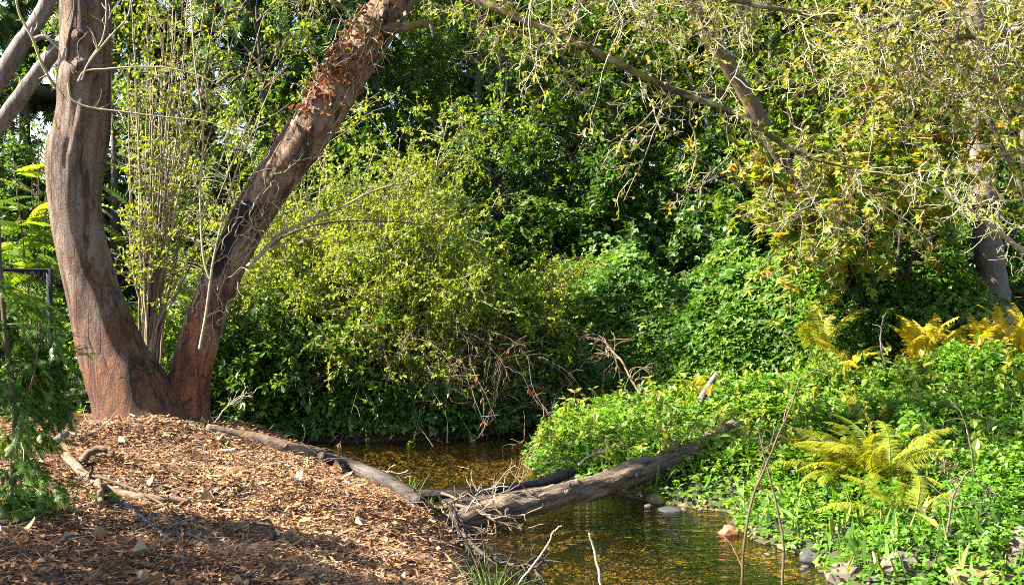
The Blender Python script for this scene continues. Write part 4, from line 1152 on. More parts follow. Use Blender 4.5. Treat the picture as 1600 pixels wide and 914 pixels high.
# ------------------------------------------------------------------ fallen logs and driftwood
def on_ground(x, y, lift=0.0):
    d = 9.0
    for _ in range(40):
        q_ = px(x, y, d); d += (q_[2] - g(q_[0], q_[1]) - lift) / ((y - HOR) / FPX) * .6
    return (x, y, d)
def log(name, label, pts, r, mat, sides=22, K=70, cat="log", nzamp=.14, knots=0, stubs=0):
    C = smooth(pxs(pts), K)
    t = thing(name, label, cat, C[K // 2])
    rr = np.interp(np.linspace(0, 1, K), np.linspace(0, 1, len(r)), r)
    V, polys, _ = tubes(C[None], rr[None], sides, True)
    V = V.reshape(K, sides, 3)
    for i in range(K):
        for j in range(sides):
            v = Vector(V[i, j])
            a = Vector((math.cos(6.283 * j / sides), math.sin(6.283 * j / sides), i * .07))
            f = 1 + nzamp * (noise.noise(a * 1.5 + Vector((len(pts), 0, 0))) * 1.2 + .7 * noise.noise(Vector((a.x * 4, a.y * 4, i * .03))) + .45 * noise.noise(v * 9) + .3 * noise.noise(v * 22))
            V[i, j] = C[i] + (V[i, j] - C[i]) * f
    ax = unit(C[-1] - C[0]); ay = unit(np.cross([0, 0, 1.0], ax)); az_ = np.cross(ax, ay)
    Rm = np.stack([ax, ay, az_], 1)
    body = link("log_body", Bag().add((V.reshape(-1, 3) - C[K // 2]) @ Rm, polys, .5).mesh("log_body", True), mat, t)
    body.rotation_euler = Matrix(Rm.tolist()).to_euler()
    for k in range(stubs):
        i = int(rng.uniform(.15, .85) * K); dv = unit(np.array([rng.normal(0, .5), rng.uniform(-1, -.2), rng.uniform(-.1, 1)]))
        S = C[i][None] + dv[None] * np.linspace(.3 * rr[i], rr[i] * 1.35, 5)[:, None]
        part("branch_stub", Bag().add(*tubes(S[None], taper(1, 5, rr[i] * .42, rr[i] * .2), 9, True)), mat, t)
    return t, C
fallen, FL = log("fallen_log", "thick grey brown fallen log bridging the stream to the green bank",
    [(700, 822, 9.1), (740, 806, 9.25), (790, 793, 9.4), (830, 787, 9.55), (880, 772, 9.75), (930, 762, 10.0), (985, 738, 10.25), (1045, 724, 10.5), (1100, 697, 10.8), (1145, 672, 11.1), (1190, 660, 11.4)], [.07, .095, .11, .10, .106, .098, .106, .10, .104, .10, .085], M['log_wood'], 36, 130, stubs=8, nzamp=.24)
log("thin_log", "thin dark wet log lying just behind the thick fallen log", [(600, 768, 9.95), (680, 773, 10.0), (760, 768, 10.1), (840, 757, 10.3), (895, 736, 10.6)], [.045, .06, .055, .05, .045], M['wet_wood'], 12, 40)
log("thin_log", "dark soaked log half under water between the two other logs", [(690, 788, 9.75), (760, 784, 9.8), (830, 772, 9.95), (880, 765, 10.05)], [.05, .06, .06, .04], M['wet_wood'], 12, 36)
log("driftwood_limb", "long weathered limb lying along the top edge of the mulch bank", [on_ground(x, y, .005) for x, y in ((322, 672), (360, 680), (405, 690), (455, 705), (500, 716), (548, 735), (595, 752), (645, 780))], [.05, .06, .07, .075, .07, .075, .065, .04], M['pale_wood'], 16, 70, stubs=4, nzamp=.22)
log("driftwood_limb", "dark rotting limb resting against the bank above the water", [on_ground(x, y, .07) for x, y in ((500, 712), (545, 727), (590, 745), (630, 768), (655, 786))], [.04, .06, .075, .07, .05], M['wet_wood'], 14, 40, stubs=2)
b = Bag()
sn, SC = log("broken_snag", "broken grey branch stub jutting out of the green bank", [(1078, 650, 12.3), (1090, 632, 12.3), (1106, 606, 12.35), (1121, 582, 12.4)], [.045, .045, .038, .03], M['dead_wood'], 12, 24, cat="snag")

def twiggy(name, label, base_pts, r0, r1, mat, n1=0, n2=0, L=(.1, .4), cat="branch", wig=.2, sides=8, K=30, grav=0, up=None):
    C = smooth(pxs(base_pts), K); C += np.cumsum(rng.normal(0, .0025, C.shape), 0)
    t = thing(name, label, cat, C[0])
    part("main_stem", Bag().add(*tubes(C[None], taper(1, K, r0, r1), sides, True)), mat, t)
    if n1:
        k1 = kids(C[None], n1, (.15, 1), L, (30, 75), grav, wig, 8, bias=up)
        if n2: k2 = kids(k1, n2, (.2, 1), (L[0] * .4, L[1] * .45), (30, 75), grav, wig, 5)
        for k_1 in range(n1):
            bb1 = Bag().add(*tubes(k1[k_1:k_1 + 1], taper(1, 8, r0 * .4, r1 * .5), 5))
            if n2: bb1.add(*tubes(k2[k_1 * n2:(k_1 + 1) * n2], taper(n2, 5, r1 * .5, r1 * .3), 4))
            part("side_twig", bb1, mat, t)
    return t, C
for lb, pts, r0 in (("pale broken branch wedged under the thick log's near end", [(665, 800, 9.3), (700, 790, 9.3), (740, 795, 9.2), (775, 815, 9.1)], .02),
                    ("dark forked branch caught between the log and the mulch bank", [(640, 778, 9.5), (680, 795, 9.4), (715, 822, 9.0), (735, 845, 8.7)], .025),
                    ("thin crossed branch resting on the thick log's near end", [(690, 770, 9.5), (735, 785, 9.3), (790, 770, 9.4), (830, 752, 9.5)], .012)):
    twiggy("dead_branch", lb, pts, r0, r0 * .5, M['twig_dead'], 12, 4, (.12, .45))
# sticks on the mulch, following the ground
def stick(name, label, pts, r0, r1, mat, lift=.02, n1=0, n2=0, arcs=None, L=(.08, .3)):
    """pts: photo pixels, laid onto the bank"""
    out = []
    for k, p in enumerate(pts):
        d = 8.0
        for _ in range(25):
            q_ = px(p[0], p[1], d); dz = q_[2] - (g(q_[0], q_[1]) + lift + (p[2] if len(p) > 2 else 0)); d += dz / ((p[1] - HOR) / FPX) * .8
        out.append((p[0], p[1], d))
    return twiggy(name, label, out, r0, r1, mat, n1, n2, L, cat="branch", up=(0, 0, .35))
stick("fallen_branch", "tan peeling branch lying on the mulch in front of the upright trunk", [(104, 712), (130, 737), (165, 762), (215, 776), (255, 780), (295, 786)], .035, .022, M['pale_wood'], .03, 3)
stick("fallen_branch", "brown curved stub arching up off the tan peeling branch", [(125, 722, .02), (138, 708, .06), (155, 701, .09), (170, 704, .07), (175, 712, .03)], .028, .02, M['pale_wood'], .03)
stick("fallen_branch", "pale blue grey stick lying across the shaded mulch", [(165, 780), (205, 795), (240, 822), (268, 845), (290, 862)], .016, .010, M['dead_wood'], .02, 5, 2)
stick("fallen_branch", "thin dark stick crossing the pale blue grey stick", [(150, 742, .05), (215, 765, .05), (265, 790, .04), (285, 835, .02), (292, 870)], .009, .006, M['twig_brown'], .02, 8, 3)
stick("fallen_branch", "short dark forked piece propping the tan peeling branch", [(153, 752, .05), (158, 775, .03), (160, 792)], .022, .018, M['pale_wood'], .02)
stick("fallen_branch", "slender pale twig curling up beside the upright trunk's foot", [(95, 672), (130, 680), (160, 668), (175, 662, .05), (188, 674)], .010, .005, M['twig_pale'], .02, 4, 2)
stick("fallen_branch", "short dark branch half buried in the mulch below the leaning trunk", [(275, 718), (310, 722), (345, 719), (360, 722)], .02, .012, M['twig_brown'], .015)
stick("fallen_branch", "light grey chunk of wood on the mulch at the foot of the upright trunk", [(70, 694), (90, 690), (110, 680)], .03, .03, M['dead_wood'], .03)
stick("fallen_branch", "pale crooked twig under the cedar sapling", [(88, 770), (92, 790), (115, 806), (128, 816)], .013, .006, M['twig_pale'], .02, 3)
twiggy("bare_twig", "pale forked twig arching up from the driftwood limb's end", [(575, 770, 9.7), (582, 740, 9.7), (605, 735, 9.7), (625, 738, 9.7), (638, 732, 9.7)], .010, .005, M['twig_pale'], 6, 2, (.05, .2))
twiggy("bare_twig", "many-fingered pale dead branch tip above the thick log's end", [(728, 800, 9.0), (740, 780, 9.0), (748, 768, 9.0), (770, 762, 9.0), (792, 759, 9.0)], .009, .004, M['twig_pale'], 12, 4, (.08, .28))
twiggy("bare_twig", "upright splinter twig standing on the thin dark log", [(770, 772, 9.9), (773, 752, 9.9), (776, 740, 9.9)], .014, .006, M['twig_brown'], 3, 0, (.05, .1))
twiggy("bare_twig", "pale arched twig standing at the back edge of the mulch", [(335, 660, 10.3), (350, 640, 10.3), (370, 622, 10.3), (390, 618, 10.3)], .009, .005, M['twig_pale'], 6, 2, (.08, .3))
twiggy("bare_twig", "hooked bare twig at the water's edge behind the driftwood limb", [(445, 700, 10.8), (465, 695, 10.8), (474, 680, 10.8), (472, 664, 10.8)], .008, .004, M['twig_pale'])
twiggy("bare_twig", "pale twig rising from the small root in the water", [(800, 925, 7.0), (845, 865, 7.0), (864, 840, 7.0), (870, 826, 7.0), (879, 820, 7.0)], .008, .004, M['twig_pale'])
twiggy("bare_twig", "straight pale dead stalk standing in front of the water", [(950, 960, 6.4), (940, 905, 6.45), (930, 855, 6.5), (923, 830, 6.5)], .009, .006, M['twig_pale'])
t_, _ = twiggy("bare_sapling", "thin brown leafless sapling forking in front of the right bank", [(1161, 965, 5.9), (1160, 915, 5.9), (1164, 840, 5.9), (1180, 770, 5.9), (1208, 700, 5.9), (1232, 640, 5.9), (1246, 590, 5.9)], .009, .004, M['twig_brown'], 5, 0, (.08, .3))
for pts in ([(1164, 842, 5.9), (1172, 790, 5.95), (1186, 745, 6.0), (1196, 715, 6.0)],):
    C = smooth(pxs(pts), 20); part("fork", Bag().add(*tubes(C[None], taper(1, 20, .006, .003), 6)), M['twig_brown'], t_)
twiggy("bare_sapling", "second thin leafless stem leaning over the shallow weedy water", [(1219, 965, 6.1), (1224, 900, 6.1), (1226, 830, 6.1), (1216, 775, 6.1), (1204, 725, 6.1), (1192, 690, 6.1), (1185, 660, 6.1)], .009, .004, M['twig_brown'], 4, 0, (.08, .25))
twiggy("dead_root", "dark tangled root lying in the water below the mulch bank", [(705, 800, 9.0), (722, 832, 8.6), (738, 852, 8.3), (775, 880, 7.75), (820, 884, 7.6), (838, 896, 7.5)], .022, .012, M['wet_wood'], 30, 3, (.1, .38), cat="root", grav=.08, wig=.28)
# dry seed-head plant by the ferns
t_, C = twiggy("dry_seed_stalk", "dry brown seed stalk with tangled drooping seed heads beside the yellow fern", [(1462, 900, 7.5), (1472, 860, 7.55), (1480, 820, 7.6), (1486, 780, 7.6), (1505, 742, 7.6), (1515, 735, 7.6)], .010, .005, M['twig_dead'], 9, 3, (.1, .35), cat="plant", grav=.08)
for pts in ([(1512, 742, 7.6), (1495, 730, 7.6), (1475, 722, 7.6), (1460, 715, 7.6)], [(1512, 750, 7.6), (1490, 748, 7.6), (1470, 736, 7.6)], [(1516, 738, 7.6), (1535, 760, 7.6), (1555, 775, 7.6)]):
    C = smooth(pxs(pts), 12); k1 = kids(C[None], 26, (.3, 1), (.02, .05), (40, 90), 0, .3, 3)
    part("seed_head", Bag().add(*tubes(C[None], taper(1, 12, .004, .002), 5)).add(*tubes(k1, taper(26, 3, .004, .003), 4)), M['twig_dead'], t_)
twiggy("bare_twig", "pale bare twig standing up behind the ground cover by the golden ferns", [(1384, 570, 12.4), (1378, 545, 12.4), (1376, 520, 12.4), (1378, 492, 12.4)], .013, .006, M['dead_wood'], 4, 0, (.05, .2))
twiggy("bare_twig", "tall green stem arching over the right-hand ground cover", [(1524, 745, 8.4), (1516, 700, 8.4), (1508, 660, 8.4), (1494, 632, 8.4), (1480, 620, 8.4)], .008, .004, M['lichen_limb'], 2, 0, (.05, .2))
twiggy("dead_branch", "dry brown bent branch hanging at the bramble's edge over the stream", [(1003, 618, 13.8), (985, 590, 13.9), (970, 565, 14.0), (950, 545, 14.2), (942, 532, 14.3)], .018, .010, M['twig_dead'], 14, 4, (.15, .6), grav=.1)
twiggy("dead_branch", "pale dead branch lying on the peninsula above the thick log", [(905, 725, 10.9), (920, 715, 11.0), (950, 702, 11.1), (985, 694, 11.2)], .016, .008, M['dead_wood'], 6, 2, (.1, .3))
twiggy("dead_branch", "brown dead sticks piled on top of the thick log", [(1010, 722, 10.45), (1050, 700, 10.6), (1095, 690, 10.8), (1130, 668, 10.9)], .014, .008, M['twig_dead'], 16, 3, (.12, .4))

# grass tufts at the bank edge
def tuft(label, x, y, d, n, L, spread=.5):
    p = px(x, y, d); p[2] = g(p[0], p[1])
    t = thing("grass_tuft", label, "grass", p)
    a = rng.uniform(0, 6.28, n); sp_ = rng.uniform(.15, 1, n) * spread
    D = np.stack([np.cos(a) * sp_, np.sin(a) * sp_, np.ones(n)], -1); D = unit(D)
    out = np.empty((n, 7, 3)); out[:, 0] = p + rng.normal(0, .03, (n, 3)) * [1, 1, 0]; ln = rng.uniform(.5, 1, n) * L
    for k in range(1, 7):
        D = unit(D + [0, 0, -.17] + rng.normal(0, .03, D.shape)); out[:, k] = out[:, k - 1] + D * (ln / 6)[:, None]
    V, Q, A = tubes(out, taper(n, 7, .006, .001), 3)
    part("blades", Bag().add(V, Q, A), M['grass'], t)
tuft("long arching green grass tuft at the water's edge of the mulch bank", 765, 905, 7.0, 46, .48, .75)
tuft("small grass tuft beside the driftwood limb's lower end", 640, 785, 9.3, 22, .28)
tuft("small pale grass tuft on the corner of the mulch bank", 672, 795, 9.0, 16, .22)

# ------------------------------------------------------------------ stones along the right shore
import bmesh
def stone(label, x, y, d, size, mat, flat=.6, seed=1, rough=.3, sub=3, group=None, z=None, rz=0.0, facet=False):
    V, Tn = pebble_base(sub if not facet else 2, seed, flat, rough)
    p = px(x, y, d)
    gzz = max(g(p[0], p[1]), -.1)
    me = make_mesh("stone", V * size, [Tn], np.full(len(V), .5), not facet)
    me.materials.append(mat)
    o = bpy.data.objects.new("stone", me); COL.objects.link(o)
    o.location = (p[0], p[1], (gzz + size * flat * .12) if z is None else z - .012)
    o.rotation_euler = (0, 0, rz)
    tag(o, label, "stone", group)
    return o
stone("large flat pinkish brown stone lying in the shallows", 1335, 897, 7.75, .2, M['stone_brown'], .5, 2, .45, facet=True, z=.03)
stone("pinkish brown block beside the large flat stone", 1405, 905, 7.5, .15, M['stone_brown'], .7, 5, .4, facet=True)
stone("round pale cobble perched above the large flat stone", 1347, 878, 8.1, .055, M['stone_brown'], .85, 3, .12)
stone("small round beige cobble at the water line", 1297, 893, 7.9, .045, M['stone_brown'], .75, 4, .12, z=.01)
stone("rust red stone at the water line below the ground cover", 1140, 835, 9.05, .085, M['stone_red'], .7, 6, .35, facet=True, z=.02)
stone("dark wet slab beside the rust red stone", 1166, 824, 9.4, .11, M['stone_dark'], .4, 7, .35, z=.015)
stone("yellow mossy stone at the water line near the thick log", 1026, 787, 10.2, .09, M['stone_moss'], .75, 8, .2, z=.03)
stone("dark flat stone under water beside the yellow mossy stone", 1048, 800, 9.9, .14, M['stone_dark'], .4, 9, .25, z=-.02)
stone("black wet boulder in the shade at the water's edge", 1268, 868, 8.25, .1, M['stone_dark'], .6, 10, .25, z=.03)
stone("grey boulder half hidden under the shore leaves", 1318, 858, 8.5, .1, M['stone_grey'], .6, 11, .25)
stone("broad rock capped with yellow moss in the near shore grass", 1535, 905, 7.2, .21, M['stone_moss'], .42, 12, .5)
stone("reddish boulder among dry stalks beside the mossy rock", 1605, 872, 7.4, .17, M['stone_brown'], .95, 13, .25)
stone("pale stone lying on the shore below the small fern", 1385, 865, 8.15, .07, M['stone_grey'], .6, 14, .25)
for k in range(44):
    while True:
        x_, y_ = random.uniform(.2, 3.2), random.uniform(7.0, 11.4)
        s, sd = stream_dist([x_], [y_])
        if sd[0] == 2 and -.2 < s[0] < .35: break
    szz = random.uniform(.02, .055)
    V, Tn = pebble_base(2, k % 7, .6, .2)
    if k < 7:
        me = make_mesh("shore_pebble", V, [Tn], np.full(len(V), .5), True); me.materials.append(M['stone_grey'])
        if k == 0: peb_me = []
        peb_me.append(me)
    o = bpy.data.objects.new("shore_pebble", peb_me[k % 7]); COL.objects.link(o)
    o.scale = (szz,) * 3; o.rotation_euler = (0, 0, random.uniform(0, 6)); o.location = (x_, y_, max(g(x_, y_), -.02) + szz * .3)
    tag(o, "small grey pebble at the right-hand water line", "pebble", "pebbles along the right shore")

# ------------------------------------------------------------------ cedar sapling in the left foreground
p = px(18, 850, 6.3); p[2] = g(p[0], p[1])
ced = thing("cedar_sapling", "young cedar with flat drooping green sprays at the edge of the mulch", "sapling", p)
C = smooth(np.array([p - [0, 0, .05], px(20, 760, 6.3), px(24, 640, 6.3), px(10, 540, 6.3), px(2, 440, 6.35), px(-4, 300, 6.4)]), 40)
part("trunk", Bag().add(*tubes(C[None], taper(1, 40, .024, .008), 9)), M['twig_brown'], ced)
C2 = smooth(np.array([px(24, 690, 6.3), px(36, 640, 6.25), px(52, 590, 6.2), px(60, 540, 6.2)]), 16)
part("branch", Bag().add(*tubes(C2[None], taper(1, 16, .012, .004), 7)), M['twig_brown'], ced)
ced_me = []
for k in range(8):
    tt = np.linspace(0, 1, 9)[:, None]
    S = np.array([1.0, 0, .15]) * tt + np.array([0, 0, -1]) * .42 * tt ** 2 + rng.normal(0, .012, (9, 3)) * tt
    b = Bag().add(*tubes(S[None], taper(1, 9, .013, .005), 4))
    tw = kids(S[None], 12, (.15, 1), (.2, .55), (30, 55), .05, .07, 4)
    b.add(*leaves_on(tw, 11, (.11, .24), 'spray', up=.85, spread=.45, droop=.25, along=1.1))
    b.add(*leaves_on(S[None], 10, (.14, .26), 'spray', up=.85, spread=.4, droop=.25, along=1.1))
    me = b.mesh("frond"); me.materials.append(M['cedar']); ced_me.append(me)
for k in range(88):
    c = C[int(rng.uniform(.08, .8) * 39)]
    o = bpy.data.objects.new("frond", ced_me[k % 8]); COL.objects.link(o); o.parent = ced
    o.location = tuple(c - np.array(ced.location)); o.rotation_euler = (rng.normal(0, .15), rng.normal(0, .2), rng.uniform(0, 6.28))
    o.scale = (rng.uniform(.16, .36),) * 3
# fallen green cedar spray on the soil
p2 = px(110, 832, 6.7); p2[2] = g(p2[0], p2[1]) + .03
t_ = thing("fallen_spray", "torn green cedar spray lying on the dark soil under the sapling", "spray", p2)
S = p2[None] + np.linspace(0, 1, 9)[:, None] * np.array([.42, .18, .03]) - [.18, .05, 0]
b = Bag().add(*tubes(S[None], taper(1, 9, .003, .001), 4)); tw = kids(S[None], 16, (.05, .95), (.06, .14), (40, 55), 0, .04, 4); tw[:, :, 2] = p2[2] + .01
b.add(*leaves_on(tw, 7, (.03, .06), 'spray', up=1, spread=.3, droop=0, along=1)); part("needles", b, M['cedar'], t_, False)

# ------------------------------------------------------------------ fence, shed and house behind
M['fence_metal'] = plain_mat('fence_metal', (.004, .007, .009), (.009, .015, .02), 20, .95, .1)
M['brown_board'] = plain_mat('brown_board', (.07, .05, .035), (.12, .085, .055), 8, .8, .3)
M['white_paint'] = plain_mat('white_paint', (.16, .16, .155), (.24, .24, .23), 8, .7, .1)
M['grey_wall'] = plain_mat('grey_wall', (.09, .10, .12), (.13, .14, .165), 3, .7, .2)
M['roof_dark'] = plain_mat('roof_dark', (.035, .035, .038), (.07, .07, .07), 12, .85, .4)
M['glass_dark'] = plain_mat('glass_dark', (.02, .025, .03), (.03, .035, .04), 3, .1, .02)
def box(bag, lo, hi):
    lo, hi = np.array(lo, float), np.array(hi, float)
    V = np.array([[(lo, hi)[i][0], (lo, hi)[j][1], (lo, hi)[k][2]] for i in (0, 1) for j in (0, 1) for k in (0, 1)])
    return bag.add(V, [np.array([(0, 1, 3, 2), (4, 6, 7, 5), (0, 4, 5, 1), (2, 3, 7, 6), (0, 2, 6, 4), (1, 5, 7, 3)])], .5)
fp = px(77, 420, 13.0); fg = g(fp[0], 13.0)
fence = thing("chain_link_fence", "dark chain link fence with a thick post left of the upright trunk", "fence", (fp[0], 13.0, fg))
ends = [fp, np.array([fp[0] - 1.6, 10.9, fp[2] + .06]), np.array([fp[0] - 3.4, 8.6, fp[2] + .1])]
for e in ends:
    z0 = g(e[0], e[1]) - .1
    part("post", Bag().add(*tubes(np.array([[e[0], e[1], z0], [e[0], e[1], e[2]]])[None], np.array([[.036, .036]]), 12, True)), M['fence_metal'], fence)
for a_, b_ in zip(ends[:-1], ends[1:]):
    C = np.linspace(a_, b_, 10) - [0, 0, .02]; part("rail", Bag().add(*tubes(C[None], np.full((1, 10), .02), 8)), M['fence_metal'], fence)
    W = []
    zb = .06 + max(g(a_[0], a_[1]), g(b_[0], b_[1]))
    hh = a_[2] - zb; Lh = np.linalg.norm((b_ - a_)[:2]); nw = int(Lh / .07)
    for k in range(-int(hh / .07), nw):
        for s in (0, 1):
            u0, u1 = k * .07, k * .07 + hh
            c0, c1 = max(u0, 0), min(u1, Lh)
            if c1 <= c0: continue
            f0, f1 = (c0 - u0) / hh, (c1 - u0) / hh
            if s: f0, f1 = 1 - f0, 1 - f1
            q0, q1 = a_ + (b_ - a_) * c0 / Lh, a_ + (b_ - a_) * c1 / Lh
            q0[2], q1[2] = zb + f0 * hh, zb + f1 * hh
            W.append([q0, q1])
    part("wire_mesh", Bag().add(*tubes(np.array(W), .003, 3)), M['fence_metal'], fence, kind="stuff")
# brown deck railing of a neighbour's porch at the far left
hx = px(15, 300, 19.0)
hg = g(-9.4, 19.6)
shed = thing("porch", "brown timber porch with white balusters seen at the far left edge", "porch", (-9.6, 19.6, hg))
bb_ = px(0, 335, 19.0); tp_ = px(45, 290, 19.0)
part("floor_beam", box(Bag(), (-12.5, 19.0, bb_[2] - .25), (-8.35, 21, bb_[2])), M['brown_board'], shed)
for xx in (-12.4, -10.4, -8.5): part("post", box(Bag(), (xx, 19.02, hg - .1), (xx + .13, 19.15, tp_[2] + 1.6)), M['brown_board'], shed)
part("handrail", box(Bag(), (-12.5, 19.0, tp_[2] - .03), (-8.4, 19.12, tp_[2] + .06)), M['brown_board'], shed)
for k in range(22):
    xx = -12.2 + k * .17
    part("baluster", box(Bag(), (xx, 19.03, bb_[2] + .003), (xx + .07, 19.08, tp_[2] - .033)), M['white_paint'], shed)
part("roof", box(Bag(), (-12.8, 18.6, tp_[2] + 1.6), (-8.1, 21.5, tp_[2] + 1.72)), M['roof_dark'], shed)
# pale grey house wall glimpsed through the trees on the right
w0, w1 = px(1365, 480, 25.0), px(1455, 395, 25.0)
hg = g(9.3, 25)
hs = thing("grey_house", "pale blue grey house wall glimpsed through the trees above the golden ferns", "house", (9.4, 26, hg))
part("wall", box(Bag(), (w0[0], 25, hg - .2), (w0[0] + 5.2, 29, hg + 3.0)), M['grey_wall'], hs)
part("roof", box(Bag(), (w0[0] - .4, 24.6, hg + 3.003), (w0[0] + 5.6, 29.4, hg + 3.2)), M['roof_dark'], hs)
d_ = part("door", box(Bag(), (w0[0] + .55, 24.96, hg + .05), (w0[0] + 1.4, 24.998, hg + 2.0)), M['white_paint'], hs)
w_ = part("window", box(Bag(), (w0[0] + 2.2, 24.96, hg + .9), (w0[0] + 3.4, 24.998, hg + 2.0)), M['white_paint'], hs)
part("pane", box(Bag(), (w0[0] + 2.28, 24.95, hg + .98), (w0[0] + 3.32, 24.958, hg + 1.92)), M['glass_dark'], w_, origin=hs.location)

# ------------------------------------------------------------------ trees behind and to the right
def leaning_tree(name, label, pts, r0, r1, mat, cat="tree"):
    C = smooth(pts, 50); t = thing(name, label, cat, C[0])
    V = Bag().add(*tubes(C[None], taper(1, 50, r0, r1) * (1 + .05 * rng.normal(size=(1, 50))), 14)); part("trunk", V, mat, t)
    return t, C
# vine maple turning orange
p = np.array([5.2, 14.9, g(5.2, 14.9)])
vm = thing("vine_maple", "vine maple with green, yellow and orange leaves over the right bank", "tree", p)
tgt = [px(1230, 270, 13.6), px(1320, 240, 13.4), px(1400, 215, 13.6), px(1280, 330, 13.3), px(1200, 310, 13.8), px(1450, 150, 13.9), px(1340, 300, 13.0), px(1250, 380, 13.4), px(1500, 240, 13.6), px(1380, 130, 14.2), px(1560, 180, 14.0)]
S = np.array([smooth([p + rng.normal(0, .08, 3) * [1, 1, 0] - [0, 0, .05], p * .55 + q_ * .45 + [0, .3, .5], q_ + [0, .15, .12], q_], 20) for q_ in tgt])
for s_1 in S: part("trunk", Bag().add(*tubes(s_1[None], taper(1, 20, .026, .008), 8)), M['far_bark'], vm)
k2 = kids(S, 17, (.3, 1), (.4, 1.0), (30, 80), .05, .15, 7); k3 = kids(k2, 4, (.2, 1), (.15, .4), (30, 70), .06, .15, 5)
part("branches", Bag().add(*tubes(k2, taper(len(k2), 7, .008, .004), 4)).add(*tubes(k3, taper(len(k3), 5, .003, .0015), 3)), M['twig_brown'], vm, kind="stuff")
part("crown", Bag().add(*leaves_on(k3, 6, (.08, .14), 'maple', up=.8, spread=.8, clump=.55)), M['maple_leaf'], vm, False, "stuff")
# hanging curtain of lit leaves below the maple
mound("leafy_bush", "sunlit bush with pale green leaves below the orange vine maple", "bush", [(4.7, 14.7, 0, .85, .6, 2.1), (5.7, 14.4, 0, .8, .6, 1.7)], 8000, (.05, .09), 'trio', M['bramble_leaf'], depth=.5, stalks=50)

# brown tree leaning left behind the overhanging limb
lt, LC = leaning_tree("leaning_tree", "brown mossy tree leaning left behind the overhanging limb", np.array([[6.0, 16.2, g(6, 16.2) - .1], px(1330, 400, 15.8), px(1260, 310, 15.4), px(1195, 200, 15.0), px(1140, 105, 14.8), px(1090, 25, 14.6), px(1050, -60, 14.4), px(980, -200, 14.2)]), .13, .085, M['lean_bark'])
droop_twigs(lt, [smooth(LC[24:], 44)], 30, 5, 3, M['canopy_leaf'], 2, (.04, .08), L=(.6, 1.6), names=("twigs", "leaves"))
# lichen-covered tree on the right whose limbs hang into the frame
p = np.array([6.3, 9.2, g(6.3, 9.2)])
rt = thing("lichen_tree", "lichen covered tree reaching pale crooked twigs in from the right", "tree", p)
C = smooth([p - [0, 0, .1], p + [.1, 0, 2.0], p + [-.05, .1, 3.6], p + [.1, 0, 5.6]], 40)
part("trunk", Bag().add(*tubes(C[None], taper(1, 40, .2, .1), 14)), M['far_bark'], rt)
LIMBS = []
R1 = limb([(1920, 60, 9.0), (1780, 10, 8.9), (1640, -20, 8.8), (1500, -10, 8.7), (1400, 30, 8.6), (1330, 60, 8.6)], .06, .015, parent=rt)
R2 = limb([(1930, 120, 9.1), (1800, 60, 9.0), (1680, 40, 9.0), (1560, 60, 9.0), (1470, 70, 9.0), (1410, 85, 8.9)], .06, .012, parent=rt)
R3 = limb([(1920, -60, 9.2), (1700, -90, 9.4), (1540, -40, 9.6), (1480, 60, 9.6), (1530, 160, 9.5), (1575, 250, 9.4), (1615, 330, 9.3)], .055, .012, parent=rt)
R4 = limb([(1900, 250, 9.0), (1760, 330, 8.6), (1660, 410, 8.3), (1600, 392, 8.2), (1540, 350, 8.1), (1490, 318, 8.1), (1435, 290, 8.1)], .035, .006, M['twig_pale'], rt)
droop_twigs(rt, [R1, R2, R3], 28, 6, 4, M['canopy_leaf'], 1, (.04, .08), L=(.35, 1.05), t=(.3, 1), nbare=.5)
droop_twigs(rt, [R4], 16, 3, 2, M['gold_leaf'], 1, (.03, .05), L=(.1, .4), t=(.45, 1), names=("twigs", "leaves"), bias=(0, 0, .1), grav=0, nbare=.75)
k1 = kids(np.stack([R1, R2, R3]), 40, (.2, 1), (.3, .9), (30, 90), .04, .22, 7)
part("round_leaves", Bag().add(*leaves_on(k1, 5, (.05, .09), 'ovate', up=.45, spread=.9)), M['canopy_leaf'], rt, False, "stuff")
# bare forest trunk standing on the right
leaning_tree("bare_forest_tree", "smooth grey brown bare trunk standing behind the golden ferns", np.array([px(1562, 520, 15.8) * [1, 1, 0] + [0, 0, g(7.0, 15.8) - .1], px(1556, 480, 15.8), px(1546, 400, 15.8), px(1538, 320, 15.8), px(1525, 150, 15.8), px(1520, -50, 15.8), px(1515, -300, 15.8)]), .225, .15, M['smooth_bark'])

# forest tree kinds, each built once
def conifer(H, label, seed, nb=110):
    t = thing("conifer_tree", label, "tree", (0, 0, 0), group="dark conifers in the wood behind the stream")
    C = np.stack([.05 * np.sin(np.linspace(0, 3, 30) + seed), .05 * np.cos(np.linspace(0, 3, 30)), np.linspace(-.2, H, 30)], -1)
    part("trunk", Bag().add(*tubes(C[None], taper(1, 30, H * .017, .02), 12)), M['conifer_bark'], t)
    f = np.sort(rng.uniform(.06, 1, nb)); az = rng.uniform(0, 6.28, nb); ln = (1.02 - f) * H * .23 + .35
    tt = np.linspace(0, 1, 9)[None, :, None]
    Dd = np.stack([np.cos(az), np.sin(az), np.full(nb, .12)], -1)
    B = np.stack([np.zeros(nb), np.zeros(nb), f * H], -1)[:, None] + Dd[:, None] * ln[:, None, None] * tt + np.array([0, 0, -1]) * (ln[:, None, None] * .45) * tt ** 2
    b = Bag().add(*tubes(B, taper(nb, 9, .03, .008), 5))
    k2 = kids(B, 12, (.1, 1), (.3, .8), (35, 65), .14, .06, 5)
    part("branches", b, M['conifer_bark'], t, kind="stuff")
    part("crown", Bag().add(*leaves_on(k2, 5, (.28, .5), 'spray', up=.9, spread=.4, droop=.4, along=.9)).add(*leaves_on(B, 10, (.3, .5), 'spray', up=.9, spread=.5, droop=.4)), M['conifer'], t, False, "stuff")
    return t
